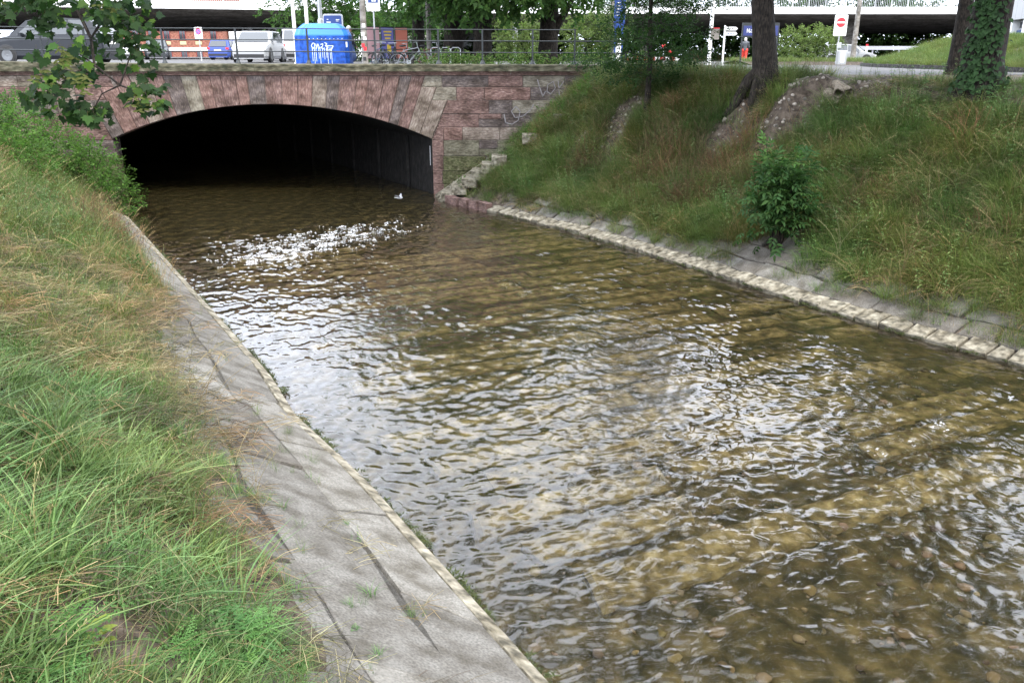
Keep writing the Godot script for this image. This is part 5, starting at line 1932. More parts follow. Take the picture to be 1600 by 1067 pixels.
func car(called: String, label: String, at: Vector3, turn: float, ln: float, w: float, h: float, col: Color, group := "") -> Node3D:
	# stations from tail to nose: place along the length, belt height, roof height, half width
	var c := thing(called, label, "car", at, turn, group)
	var paint := mat(col, 0.35, 0.1)
	var st := [[-0.5, 0.34, 0.36, 0.86], [-0.49, 0.52, 0.56, 0.93], [-0.465, 0.60, 0.70, 0.96], [-0.40, 0.61, 0.965, 0.98], [-0.2, 0.61, 1.0, 1.0], [0.05, 0.60, 0.985, 1.0], [0.13, 0.595, 0.94, 1.0], [0.28, 0.585, 0.62, 0.99], [0.42, 0.52, 0.545, 0.95], [0.48, 0.44, 0.46, 0.88], [0.5, 0.30, 0.32, 0.82]]
	var mb := MB.new()
	var m := 9
	for s in st:
		var z: float = s[0] * ln
		var hw: float = s[3] * w * 0.5
		var bl: float = s[1] * h
		var rf: float = s[2] * h
		var rw := hw * (0.78 if rf > bl * 1.2 else 0.88)
		var pr := [Vector2(-hw * 0.94, 0.17), Vector2(-hw, 0.3), Vector2(-hw, bl * 0.85), Vector2(-hw * 0.97, bl), Vector2(-rw, rf * 0.97), Vector2(rw, rf * 0.97), Vector2(hw * 0.97, bl), Vector2(hw, bl * 0.85), Vector2(hw, 0.3), Vector2(hw * 0.94, 0.17)]
		for q in pr: mb.p(Vector3(q.x, q.y, z))
	for i in st.size() - 1:
		for k in m:
			var a := i * (m + 1) + k
			mb.q4(a, a + 1, a + m + 2, a + m + 1)
		var a := i * (m + 1)
		mb.q4(a + m, a, a + m + 1, a + m + m + 1)
	for e in [0, (st.size() - 1) * (m + 1)]:
		for k in range(1, m):
			if e == 0: mb.t3(e, e + k + 1, e + k)
			else: mb.t3(e, e + k, e + k + 1)
	var body := part(c, "body", mb, paint, false)
	# glass
	for s in [-1.0, 1.0]:
		for q in [[-0.385, -0.23], [-0.215, -0.04], [-0.025, 0.14]]:
			mb = MB.new()
			var z0: float = q[0] * ln
			var z1: float = q[1] * ln
			var x0: float = s * (w * 0.485 + 0.012)
			var x1: float = s * (w * 0.40 + 0.014)
			var top1 := h * 0.93 if q[1] < 0.1 else h * 0.88
			var zt := z1 if q[1] < 0.1 else z1 - 0.25
			var zb := z1 if q[1] < 0.1 else z1 + 0.28
			var zt0 := z0 + (0.12 if q[0] < -0.3 else 0.0)
			var v := [Vector3(x0, h * 0.625, z0), Vector3(x0, h * 0.62, zb), Vector3(x1, top1, zt), Vector3(x1, h * 0.92, zt0)]
			if s > 0: mb.quad(v[1], v[0], v[3], v[2])
			else: mb.quad(v[0], v[1], v[2], v[3])
			part(c, "side_window", mb, M.darkglass)
		mb = MB.new()
		mb.box(Vector3(s * w * 0.43, h * 0.55, -0.487 * ln), Vector3(w * 0.12, h * 0.10, 0.06))
		part(c, "tail_light", mb, M.red)
		mb = MB.new()
		mb.box(Vector3(s * w * 0.36, h * 0.42, 0.478 * ln), Vector3(w * 0.17, h * 0.07, 0.08))
		part(c, "headlight", mb, M.white)
		mb = MB.new()
		mb.box(Vector3(s * (w * 0.5 + 0.08), h * 0.62, 0.16 * ln), Vector3(0.16, 0.12, 0.1))
		part(c, "mirror", mb, paint)
	mb = MB.new()
	mb.quad(Vector3(-w * 0.40, h * 0.645, -0.4785 * ln - 0.015), Vector3(-w * 0.34, h * 0.915, -0.415 * ln - 0.02), Vector3(w * 0.34, h * 0.915, -0.415 * ln - 0.02), Vector3(w * 0.40, h * 0.645, -0.4785 * ln - 0.015))
	part(c, "rear_window", mb, M.darkglass)
	mb = MB.new()
	mb.quad(Vector3(w * 0.42, h * 0.63, 0.275 * ln + 0.02), Vector3(w * 0.36, h * 0.92, 0.14 * ln + 0.02), Vector3(-w * 0.36, h * 0.92, 0.14 * ln + 0.02), Vector3(-w * 0.42, h * 0.63, 0.275 * ln + 0.02))
	part(c, "windscreen", mb, M.darkglass)
	mb = MB.new()
	mb.box(Vector3(0, h * 0.46, -0.497 * ln), Vector3(0.5, 0.11, 0.03))
	part(c, "number_plate", mb, M.white)
	mb = MB.new()
	mb.box(Vector3(0, h * 0.25, -0.495 * ln), Vector3(w * 0.86, 0.12, 0.1))
	mb.box(Vector3(0, h * 0.2, 0.49 * ln), Vector3(w * 0.8, 0.16, 0.1))
	part(c, "bumper_trim", mb, M.dark)
	for s in [-1.0, 1.0]:
		for zz in [-0.30, 0.31]:
			mb = MB.new()
			var n := 18
			var r := 0.31
			mb.xf = Transform3D(Basis(Vector3.BACK, s * -PI / 2), Vector3(s * (w * 0.5 - 0.17), r, zz * ln))
			mb.lathe(Vector3.ZERO, [Vector2(0.0, 0.0), Vector2(r * 0.9, 0.0), Vector2(r, 0.03), Vector2(r, 0.17), Vector2(r * 0.93, 0.195), Vector2(r * 0.68, 0.195)], n)
			var wh := part(c, "wheel", mb, M.rubber, true)
			mb = MB.new()
			mb.xf = Transform3D(Basis(Vector3.BACK, s * -PI / 2), Vector3(s * (w * 0.5 - 0.17), r, zz * ln))
			mb.lathe(Vector3.ZERO, [Vector2(r * 0.68, 0.18), Vector2(r * 0.62, 0.19), Vector2(r * 0.2, 0.17), Vector2(0.0, 0.185)], n)
			part(wh, "rim", mb, M.rim, true)
			mb = MB.new()
			mb.xf = Transform3D(Basis(Vector3.BACK, s * -PI / 2), Vector3(s * (w * 0.5 - 0.16), r + 0.02, zz * ln))
			mb.lathe(Vector3.ZERO, [Vector2(r * 1.16, 0.150), Vector2(r * 1.16, 0.166), Vector2(r * 0.9, 0.166)], n)
			part(c, "wheel_arch", mb, M.dark, true)
	return c

func pole(called: String, label: String, at: Vector3, h: float, r0: float, r1: float, m: Material, cat := "pole", group := "") -> Node3D:
	var p := thing(called, label, cat, at, 0.0, group)
	var mb := MB.new()
	mb.lathe(Vector3(0, -0.1, 0), [Vector2(r0, 0), Vector2(lerpf(r0, r1, 0.5), h * 0.5), Vector2(r1, h + 0.1), Vector2(0.0, h + 0.12)], 12)
	part(p, "shaft", mb, m, true)
	mb = MB.new()
	mb.lathe(Vector3.ZERO, [Vector2(r0 * 1.5, -0.02), Vector2(r0 * 1.5, 0.05), Vector2(r0 * 1.05, 0.07)], 12)
	part(p, "base_collar", mb, m, true)
	return p

func plate(parent: Node, n: String, c: Vector3, w: float, h: float, m: Material, th := 0.03, rad := 0.06) -> MeshInstance3D:
	var o := []
	for q in [[1, -1, -PI / 2], [1, 1, 0.0], [-1, 1, PI / 2], [-1, -1, PI]]:
		for k in 4:
			var a: float = q[2] + k * PI / 6
			o.append(Vector2(q[0] * (w * 0.5 - rad) + cos(a) * rad, q[1] * (h * 0.5 - rad) + sin(a) * rad))
	var mb := MB.new()
	mb.xf = Transform3D(Basis(), c)
	mb.prism(o, -th, 0.0, 0.004, true)
	return part(parent, n, mb, m)

func disc(parent: Node, n: String, c: Vector3, r: float, m: Material, th := 0.004) -> void:
	var o := []
	for k in 24: o.append(Vector2(cos(TAU * k / 24), sin(TAU * k / 24)) * r)
	var mb := MB.new()
	mb.xf = Transform3D(Basis(), c)
	mb.prism(o, -th, 0.0, 0.001, true)
	part(parent, n, mb, m)

func text(parent: Node, n: String, s: String, c: Vector3, size: float, m: Material, deep := 0.008) -> void:
	var t := TextMesh.new()
	t.text = s
	var f := SystemFont.new()
	f.font_names = PackedStringArray(["Droid Sans"])
	t.font = f
	t.font_size = 48
	t.pixel_size = size / 48.0 * 1.35
	t.depth = deep
	t.curve_step = 3.0
	var o := put(parent, n, t, m)
	o.position = c

func bicycle(label: String, at: Vector3, turn: float, col: Color, lean: float) -> void:
	var b := thing("bicycle", label, "bicycle", at, turn, "bicycles parked behind the railing")
	b.rotation.z = lean
	var fm := mat(col, 0.35, 0.2)
	for s in [-1.0, 1.0]:
		var ctr := Vector3(s * 0.52, 0.34, 0)
		var mb := MB.new()
		var ring := []
		for k in 25: ring.append(ctr + Vector3(cos(TAU * k / 24), sin(TAU * k / 24), 0) * 0.325)
		mb.tube(ring, [0.018], 6, false)
		var wh := part(b, "wheel", mb, M.rubber, true)
		mb = MB.new()
		for k in 14:
			var d := Vector3(cos(TAU * k / 14), sin(TAU * k / 14), 0)
			mb.tube([ctr, ctr + d * 0.31], [0.002], 3, false)
		ring = []
		for k in 25: ring.append(ctr + Vector3(cos(TAU * k / 24), sin(TAU * k / 24), 0) * 0.303)
		mb.tube(ring, [0.009], 4, false)
		part(wh, "rim", mb, M.steel, true)
		mb = MB.new()
		ring = []
		for k in 9: ring.append(ctr + Vector3(cos(0.5 + PI * 0.75 * k / 8.0), sin(0.5 + PI * 0.75 * k / 8.0), 0) * 0.365)
		mb.tube(ring, [0.016], 5)
		part(b, "mudguard", mb, M.dark, true)
	var mb := MB.new()
	var bb := Vector3(-0.08, 0.30, 0)
	var seat := Vector3(-0.24, 0.82, 0)
	var head := Vector3(0.34, 0.84, 0)
	for q in [[bb, seat], [bb, head - Vector3(-0.03, 0.12, 0)], [seat - Vector3(-0.01, 0.06, 0), head], [bb, Vector3(-0.52, 0.34, 0.03)], [seat - Vector3(0, 0.06, 0), Vector3(-0.52, 0.34, -0.03)], [head + Vector3(-0.02, 0.06, 0), Vector3(0.52, 0.34, 0)]]:
		mb.tube(q, [0.017], 6)
	part(b, "frame", mb, fm, true)
	mb = MB.new()
	mb.ball(seat + Vector3(-0.02, 0.12, 0), Vector3(0.15, 0.04, 0.085), 8, 5)
	part(b, "saddle", mb, M.dark, true)
	mb = MB.new()
	mb.tube([head, head + Vector3(-0.03, 0.2, 0)], [0.014], 5)
	mb.tube([head + Vector3(-0.14, 0.2, -0.28), head + Vector3(-0.02, 0.21, -0.1), head + Vector3(-0.02, 0.21, 0.1), head + Vector3(-0.14, 0.2, 0.28)], [0.012], 5)
	part(b, "handlebar", mb, M.steel, true)
	mb = MB.new()
	mb.xf = Transform3D(Basis(Vector3.RIGHT, PI / 2), bb)
	mb.lathe(Vector3(0, -0.01, 0), [Vector2(0, 0), Vector2(0.09, 0), Vector2(0.09, 0.02), Vector2(0, 0.02)], 14)
	mb.xf = Transform3D()
	mb.bar(bb, bb + Vector3(0.1, -0.13, 0.06), 0.02, 0.02)
	mb.bar(bb, bb + Vector3(-0.1, 0.13, -0.06), 0.02, 0.02)
	part(b, "crank", mb, M.steel)

# a smooth body from tapered bones: surface nets on a grid
func skin(mb: MB, bones: Array, cell: float, k := 0.035) -> void:
	var lo := Vector3.ONE * 1e9
	var hi := -lo
	for b in bones:
		for q in [0, 1]:
			var r: Vector3 = Vector3.ONE * (b[2 + q] + cell * 2.0)
			lo = lo.min(b[q] - r)
			hi = hi.max(b[q] + r)
	var n := Vector3i(((hi - lo) / cell).ceil()) + Vector3i.ONE
	var d := PackedFloat32Array()
	d.resize(n.x * n.y * n.z)
	d.fill(1.0)
	for b in bones:
		var a: Vector3 = b[0]
		var ab: Vector3 = b[1] - a
		var l2 := maxf(ab.length_squared(), 1e-8)
		var rm: float = maxf(b[2], b[3]) + cell * 3.0 + k
		var p0 := Vector3i(((a.min(b[1]) - Vector3.ONE * rm - lo) / cell).floor()).clamp(Vector3i.ZERO, n - Vector3i.ONE)
		var p1 := Vector3i(((a.max(b[1]) + Vector3.ONE * rm - lo) / cell).ceil()).clamp(Vector3i.ZERO, n - Vector3i.ONE)
		for z in range(p0.z, p1.z + 1):
			for y in range(p0.y, p1.y + 1):
				for x in range(p0.x, p1.x + 1):
					var p := lo + Vector3(x, y, z) * cell
					var t := clampf((p - a).dot(ab) / l2, 0.0, 1.0)
					var e := p.distance_to(a + ab * t) - lerpf(b[2], b[3], t)
					var i := x + n.x * (y + n.y * z)
					var o := d[i]
					var h := maxf(k - absf(o - e), 0.0) / k
					d[i] = minf(o, e) - h * h * k * 0.25
	var id := PackedInt32Array()
	id.resize(d.size())
	id.fill(-1)
	var offs := [0, 1, n.x, n.x + 1, n.x * n.y, n.x * n.y + 1, n.x * n.y + n.x, n.x * n.y + n.x + 1]
	var edges := [[0, 1], [2, 3], [4, 5], [6, 7], [0, 2], [1, 3], [4, 6], [5, 7], [0, 4], [1, 5], [2, 6], [3, 7]]
	for z in n.z - 1:
		for y in n.y - 1:
			for x in n.x - 1:
				var i := x + n.x * (y + n.y * z)
				var mask := 0
				for c in 8:
					if d[i + offs[c]] < 0.0: mask |= 1 << c
				if mask == 0 or mask == 255: continue
				var s := Vector3.ZERO
				var m := 0
				for e in edges:
					var va := d[i + offs[e[0]]]
					var vb := d[i + offs[e[1]]]
					if (va < 0.0) == (vb < 0.0): continue
					var t := va / (va - vb)
					var pa := Vector3(e[0] & 1, (e[0] >> 1) & 1, e[0] >> 2)
					var pb := Vector3(e[1] & 1, (e[1] >> 1) & 1, e[1] >> 2)
					s += pa.lerp(pb, t)
					m += 1
				id[i] = mb.p(lo + (Vector3(x, y, z) + s / m) * cell)
	for z in range(1, n.z - 1):
		for y in range(1, n.y - 1):
			for x in range(1, n.x - 1):
				var i := x + n.x * (y + n.y * z)
				var v := d[i] < 0.0
				for ax in 3:
					var st: int = [1, n.x, n.x * n.y][ax]
					if (d[i + st] < 0.0) == v: continue
					var u: int = [n.x, n.x * n.y, 1][ax]
					var w: int = [n.x * n.y, 1, n.x][ax]
					var q := [id[i - u - w], id[i - w], id[i], id[i - u]]
					if q.min() < 0: continue
					if v: mb.q4(q[0], q[1], q[2], q[3])
					else: mb.q4(q[3], q[2], q[1], q[0])

func person(label: String, at: Vector3, turn: float, jacket: Color, lower: Color, hair: Color, skirt: bool, stride: float) -> void:
	var o := thing("person", label, "person", at, turn)   # faces +z
	var V := func(x: float, y: float, z: float) -> Vector3: return Vector3(x, y, z)
	var hipl := Vector3(0.09, 0.90, 0); var hipr := Vector3(-0.09, 0.90, 0)
	var kl := Vector3(0.10, 0.49, stride * 0.7 + 0.03); var kr := Vector3(-0.10, 0.49, -stride * 0.35 + 0.03)
	var al := Vector3(0.10, 0.08, stride); var ar := Vector3(-0.10, 0.09 + absf(stride) * 0.2, -stride)
	var sl_ := Vector3(0.18, 1.37, 0); var sr_ := Vector3(-0.18, 1.37, 0)
	var el := Vector3(0.25, 1.10, -stride * 0.4); var er := Vector3(-0.25, 1.10, stride * 0.4)
	var wl := Vector3(0.25, 0.87, -stride * 0.5 + 0.06); var wr := Vector3(-0.22, 0.92, stride * 0.5 + 0.12)
	var legs := [[hipl, kl, 0.085, 0.058], [kl, al, 0.056, 0.04], [hipr, kr, 0.085, 0.058], [kr, ar, 0.056, 0.04]]
	var torso := [[Vector3(0, 0.95, 0), Vector3(0, 1.12, 0), 0.13, 0.115], [Vector3(0, 1.12, 0), Vector3(0, 1.32, -0.01), 0.115, 0.135], [sl_, sr_, 0.065, 0.065]]
	var arms := [[sl_, el, 0.055, 0.042], [el, wl, 0.04, 0.03], [sr_, er, 0.055, 0.042], [er, wr, 0.04, 0.03]]
	var feet := [[al, al + Vector3(0.01, -0.045, 0.15), 0.04, 0.032], [ar, ar + Vector3(-0.01, -0.045, 0.15), 0.04, 0.032]]
	var hd := [[Vector3(0, 1.36, 0), Vector3(0, 1.48, 0.01), 0.055, 0.05], [Vector3(0, 1.52, 0.025), Vector3(0, 1.60, 0.0), 0.075, 0.092], [Vector3(0, 1.55, 0.10), Vector3(0, 1.54, 0.115), 0.012, 0.014], [Vector3(0.09, 1.55, 0.0), Vector3(0.095, 1.58, -0.01), 0.012, 0.014], [Vector3(-0.09, 1.55, 0.0), Vector3(-0.095, 1.58, -0.01), 0.012, 0.014]]
	var mb := MB.new()
	skin(mb, legs + torso + arms + feet + hd, 0.03)
	for s in [[wl, el], [wr, er]]:
		var d: Vector3 = (s[0] - s[1]).normalized()
		var side := Vector3(0, 0, 1)
		var palm: Vector3 = s[0] + d * 0.07
		mb.tube([s[0], palm], [0.026, 0.03], 6)
		for f in 4:
			var b: Vector3 = palm + side * (0.026 - f * 0.017)
			var l: float = [0.065, 0.075, 0.07, 0.055][f]
			mb.tube([b, b + d * l * 0.6, b + d * l * 0.9 + Vector3(-signf(s[0].x) * 0.02, 0, 0)], [0.009, 0.008, 0.006], 5)
		mb.tube([s[0] + d * 0.02 + side * 0.02, s[0] + d * 0.05 + side * 0.05, s[0] + d * 0.085 + side * 0.055], [0.011, 0.009, 0.007], 5)
	part(o, "body", mb, mat(L(0.36, 0.21, 0.15), 0.6), true)
	var grow := func(bs: Array, g: float) -> Array:
		var r := []
		for b in bs: r.append([b[0], b[1], b[2] + g, b[3] + g])
		return r
	mb = MB.new()
	skin(mb, grow.call(torso, 0.022) + grow.call(arms, 0.018), 0.03)
	part(o, "jacket", mb, mat(jacket, 0.85), true)
	mb = MB.new()
	if skirt: skin(mb, [[Vector3(0, 0.96, 0), Vector3(0, 0.5, 0.02), 0.15, 0.24]], 0.03)
	else: skin(mb, grow.call(legs, 0.022) + [[hipl, hipr, 0.125, 0.125]], 0.03)
	part(o, "skirt" if skirt else "trousers", mb, mat(lower, 0.85), true)
	mb = MB.new()
	skin(mb, [[Vector3(0, 1.615, -0.012), Vector3(0, 1.54, -0.045), 0.098, 0.075]], 0.02)
	part(o, "hair", mb, mat(hair, 0.8), true)
	mb = MB.new()
	skin(mb, grow.call(feet, 0.012), 0.02)
	part(o, "shoes", mb, M.dark, true)

# ------------------------------------------------------------------ things on the street
func street_things() -> void:
	var carpark := "cars parked on the square behind the bridge"
	car("parked_car", "dark blue grey family car side on behind the railing at the left", Vector3(-17.3, 3.96, -33.4), -PI / 2, 4.4, 1.8, 1.66, L(0.012, 0.014, 0.018), carpark)
	var est := car("parked_car", "silver white estate car seen from behind beside the blue container", Vector3(-12.35, 3.93, -43.0), PI - 0.08, 4.4, 1.72, 1.5, L(0.33, 0.335, 0.345), carpark)
	est.rotation.y = 0.06
	var rr := MB.new()
	for s in [-1.0, 1.0]: rr.tube([Vector3(s * 0.62, 1.5, -1.7), Vector3(s * 0.62, 1.55, -1.5), Vector3(s * 0.62, 1.56, 0.1), Vector3(s * 0.62, 1.5, 0.3)], [0.02], 5)
	part(est, "roof_rails", rr, M.dark, true)
	car("parked_car", "small dark hatchback parked farthest left near the maple leaves", Vector3(-26.6, 3.93, -66.0), 0.35, 3.8, 1.65, 1.45, L(0.03, 0.033, 0.04), carpark)
	car("parked_car", "silver hatchback half hidden by the maple leaves", Vector3(-28.3, 3.93, -64.5), 0.35, 4.0, 1.7, 1.5, L(0.4, 0.41, 0.43), carpark)
	car("parked_car", "small bright blue car facing us left of the silver estate", Vector3(-20.6, 3.93, -64.0), PI - 0.1, 3.7, 1.6, 1.4, L(0.03, 0.06, 0.25), carpark)
	car("parked_car", "grey hatchback between the estate and the blue container", Vector3(-14.6, 3.9, -55.5), 0.1, 3.9, 1.65, 1.42, L(0.12, 0.125, 0.13), carpark)
	car("parked_car", "pale van parked against the left side of the container", Vector3(-11.6, 3.9, -47.5), 0.3, 4.2, 1.7, 1.75, L(0.3, 0.3, 0.31), carpark)
	car("parked_car", "white car whose roof shows over the verge beyond the road", Vector3(25.0, 3.62, -66.0), PI / 2, 4.2, 1.7, 1.45, L(0.3, 0.31, 0.32), "cars beyond the verge")
	container()
	# poles
	pole("flag_pole", "slim white pole above the left end of the blue container", Vector3(-10.05, 3.9, -41.0), 8.0, 0.085, 0.075, M.white, "pole", "white poles behind the container")
	pole("flag_pole", "slim white pole just left of the grey lamp post", Vector3(-9.5, 3.9, -41.2), 8.0, 0.085, 0.075, M.white, "pole", "white poles behind the container")
	var lp := pole("lamp_post", "stepped grey lamp post rising behind the blue container", Vector3(-9.25, 3.85, -43.0), 9.0, 0.10, 0.10, M.steel, "lamp post")
	var mb := MB.new()
	mb.lathe(Vector3.ZERO, [Vector2(0.15, 0.0), Vector2(0.15, 2.0), Vector2(0.11, 2.08)], 12)
	part(lp, "sleeve", mb, M.steel, true)
	pole("lamp_post", "plain grey lamp post among the bicycles", Vector3(-3.5, 3.7, -37.2), 8.0, 0.105, 0.085, M.concrete, "lamp post")
	var sp := pole("sticker_post", "pale concrete post covered with stickers behind the railing", Vector3(-5.45, 3.72, -32.6), 6.0, 0.115, 0.10, M.concrete, "post")
	for q in [[4.62, -0.3, 0], [4.5, 0.3, 0], [4.15, 0.0, 1], [5.3, 0.2, 2], [5.0, -0.2, 2], [4.85, 0.4, 2]]:
		mb = MB.new()
		mb.box(Vector3(sin(q[1]) * 0.112, q[0] - 3.72, cos(q[1]) * 0.112), Vector3(0.11, 0.13, 0.012), Basis(Vector3.UP, q[1]))
		part(sp, "sticker", mb, [M.red, M.dark, M.white][q[2]])
	parking_sign()
	info_board()
	ad_board()
	# bicycles in their stand
	bicycle("silver framed bicycle facing right in front of the chestnuts", Vector3(-4.05, 3.7, -35.2), 0.1, L(0.3, 0.31, 0.33), 0.06)
	bicycle("black bicycle leaning behind the silver framed one", Vector3(-4.7, 3.7, -36.0), 0.35, L(0.02, 0.02, 0.02), -0.08)
	bicycle("blue bicycle nearest the poster boards", Vector3(-5.35, 3.7, -35.3), 1.15, L(0.05, 0.12, 0.25), 0.05)
	bicycle("dark bicycle with a white rear seen between blue and silver ones", Vector3(-4.95, 3.7, -35.1), 0.8, L(0.03, 0.03, 0.035), -0.05)
	bicycle("bicycle at the right end of the stand", Vector3(-3.3, 3.7, -35.6), 0.3, L(0.2, 0.05, 0.05), 0.05)
	var st := thing("bicycle_stand", "grey tube bicycle stand at the right end of the bicycles", "bicycle stand", Vector3(-2.75, 3.7, -35.3))
	for k in 3:
		mb = MB.new()
		mb.tube([Vector3(-0.5 + k * 0.4, 0, 0), Vector3(-0.5 + k * 0.4, 0.8, 0), Vector3(-0.42 + k * 0.4, 0.86, 0), Vector3(-0.2 + k * 0.4, 0.86, 0), Vector3(-0.12 + k * 0.4, 0.8, 0), Vector3(-0.12 + k * 0.4, 0, 0)], [0.022], 6)
		part(st, "hoop", mb, M.steel, true)
	person("grey haired person in dark jacket and blue skirt behind the container", Vector3(-6.78, 3.72, -36.9), 2.2, L(0.04, 0.04, 0.045), L(0.10, 0.15, 0.32), L(0.55, 0.54, 0.52), true, 0.06)
	person("person in grey jacket and bright red trousers walking away under the viaduct", Vector3(16.0, 3.68, -60.5), 2.9, L(0.07, 0.075, 0.085), L(0.62, 0.045, 0.03), L(0.45, 0.43, 0.42), false, 0.16)
	# blue information pylon
	var py := thing("blue_pylon", "tall blue double post sign with a dark blue panel", "sign", Vector3(4.05, 3.7, -33.6))
	for s in [-0.13, 0.13]:
		mb = MB.new()
		mb.box(Vector3(s, 1.6, 0), Vector3(0.07, 3.4, 0.07))
		part(py, "post", mb, M.blue)
	plate(py, "panel", Vector3(0, 2.2, 0.05), 0.42, 1.3, M.blue, 0.04, 0.02)
	mb = MB.new()
	for k in 7: mb.box(Vector3(-0.04 - 0.02 * (k % 2), 2.65 - k * 0.11, 0.056), Vector3(0.2 - 0.04 * (k % 3), 0.025, 0.01))
	part(py, "lettering", mb, M.white)
	plate(py, "lower_panel", Vector3(0, 0.55, 0.05), 0.2, 0.9, M.white, 0.02, 0.02)
	pole("lamp_post", "grey pole left of the blue double post sign", Vector3(5.3, 3.7, -47.0), 4.6, 0.13, 0.12, M.concrete, "lamp post")
	# signs under the viaduct
	var tp := pole("traffic_pole", "white pole carrying a sign seen from behind right of the young tree", Vector3(11.9, 3.7, -53.0), 4.6, 0.12, 0.10, M.white, "pole")
	plate(tp, "sign_back", Vector3(0.22, 1.75, 0.15), 0.5, 0.62, M.concrete, 0.03, 0.02)
	mb = MB.new()
	mb.box(Vector3(0.22, 2.08, 0.16), Vector3(0.5, 0.03, 0.04))
	part(tp, "red_edge", mb, M.red)
	var fp := pole("fingerpost", "white post with two arrow shaped direction plates", Vector3(11.4, 3.7, -47.5), 2.05, 0.05, 0.05, M.white, "signpost")
	for k in 2:
		mb = MB.new()
		mb.xf = Transform3D(Basis(), Vector3(0.05, 1.9 - k * 0.25, 0.06))
		mb.prism([Vector2(0, -0.09), Vector2(0.52, -0.09), Vector2(0.62, 0), Vector2(0.52, 0.09), Vector2(0, 0.09)], -0.025, 0.0, 0.003, true)
		var fpl := part(fp, "direction_plate", mb, M.white)
		mb = MB.new()
		for j in 5: mb.box(Vector3(0.12 + j * 0.085, 1.9 - k * 0.25, 0.063), Vector3(0.055, 0.05 + 0.02 * (j % 2), 0.005))
		part(fpl, "lettering", mb, M.dark if k == 0 else M.blue)
	var ss := thing("street_sign", "dark framed blue board with white lettering half behind the big trunk", "sign", Vector3(13.35, 3.7, -47.6))
	for s in [-0.95, 0.95]:
		mb = MB.new()
		mb.box(Vector3(s, 1.1, -0.06), Vector3(0.07, 2.2, 0.07))
		part(ss, "leg", mb, M.iron)
	plate(ss, "frame", Vector3(0, 1.83, 0), 2.0, 0.74, M.iron, 0.08, 0.03)
	plate(ss, "panel", Vector3(0, 1.8, 0.015), 1.86, 0.5, mat(L(0.02, 0.03, 0.13), 0.4), 0.02, 0.02)
	text(ss, "lettering", "Nachtigallen", Vector3(0.02, 1.8, 0.02), 0.21, M.white)
	# red and white works barrier behind the young tree
	for q in [[9.4, -54.0, "red and white barrier plank low behind the young tree"], [7.9, -55.0, "second barrier plank left of the first behind the young tree"]]:
		var ba := thing("barrier", q[2], "barrier", Vector3(q[0], 3.7, q[1]))
		for k in 6:
			mb = MB.new()
			mb.box(Vector3(-0.75 + k * 0.3, 0.35, 0), Vector3(0.296, 0.2, 0.03))
			part(ba, "stripe", mb, M.red if k % 2 == 0 else M.white)
		for s in [-0.8, 0.8]:
			mb = MB.new()
			mb.box(Vector3(s, 0.25, -0.03), Vector3(0.05, 0.5, 0.04))
			part(ba, "leg", mb, M.steel)
	for q in [[8.6, 1.05, "red warning lamp hanging higher behind the young tree"], [9.0, 0.75, "red warning lamp hanging lower behind the young tree"]]:
		var wl := thing("warning_lamp", q[2], "lamp", Vector3(q[0], 3.7, -50.0))
		mb = MB.new()
		mb.ball(Vector3(0, q[1], 0), Vector3(0.12, 0.1, 0.08), 10, 6)
		part(wl, "lens", mb, M.red, true)
		mb = MB.new()
		mb.box(Vector3(0, q[1] * 0.5 - 0.05, 0), Vector3(0.04, q[1] - 0.1, 0.04))
		part(wl, "post", mb, M.steel)
	no_entry()
	var cp := pole("lamp_post", "tall pale concrete lamp post right of the no entry sign", Vector3(22.5, 3.95, -58.0), 8.5, 0.17, 0.12, M.concrete, "lamp post")
	pole("lamp_post", "thin dark lamp post standing on the grass island", Vector3(23.9, 4.7, -47.5), 7.0, 0.085, 0.07, M.iron, "lamp post")
	var wp := pole("sign_mast", "white mast with a tall box at its top left of the tree trunks", Vector3(23.6, 4.6, -45.5), 4.5, 0.09, 0.09, M.white, "mast")
	mb = MB.new()
	mb.box(Vector3(0.02, 2.35, 0), Vector3(0.32, 1.35, 0.5))
	part(wp, "box", mb, M.white)
	mb = MB.new()
	mb.ball(Vector3(-0.12, 1.05, 0.1), Vector3(0.16, 0.14, 0.16), 10, 6)
	part(wp, "lamp", mb, M.steel, true)
	var gr := thing("guard_rail", "grey steel guard rail beyond the road under the viaduct", "guard rail", Vector3(34.0, 3.9, -80.0))
	mb = MB.new()
	mb.box(Vector3(0, 0.95, 0), Vector3(9.0, 0.32, 0.08))
	part(gr, "beam", mb, M.steel)
	for k in 4:
		mb = MB.new()
		mb.box(Vector3(-3.6 + k * 2.4, 0.4, -0.1), Vector3(0.12, 1.0, 0.1))
		part(gr, "post", mb, M.steel)
	for q in [[31.6, "white and red marker post before the guard rail, left"], [36.9, "white and red marker post before the guard rail, near the island grass"]]:
		var mp := thing("marker_post", q[1], "marker post", Vector3(q[0], 3.9, -78.5))
		mb = MB.new()
		mb.box(Vector3(0, 0.55, 0), Vector3(0.16, 1.1, 0.1))
		part(mp, "post", mb, M.white)
		mb = MB.new()
		mb.box(Vector3(0, 1.18, 0), Vector3(0.18, 0.16, 0.12))
		part(mp, "cap", mb, M.red)
	var rs := pole("small_round_sign", "small round white sign on a short post by the bright maple", Vector3(21.6, 3.7, -63.0), 0.75, 0.06, 0.05, M.steel, "sign")
	disc(rs, "plate", Vector3(0, 0.85, 0.06), 0.18, M.white, 0.02)
	disc(rs, "symbol", Vector3(0, 0.85, 0.066), 0.10, M.steel)
	var np := pole("no_parking_sign", "round blue and red no parking sign on a slim post", Vector3(-19.1, 3.93, -54.0), 1.95, 0.035, 0.035, M.steel, "sign")
	plate(np, "plate", Vector3(0, 1.6, 0.05), 0.48, 0.66, M.white, 0.02, 0.03)
	disc(np, "red_ring", Vector3(0, 1.68, 0.056), 0.18, M.red)
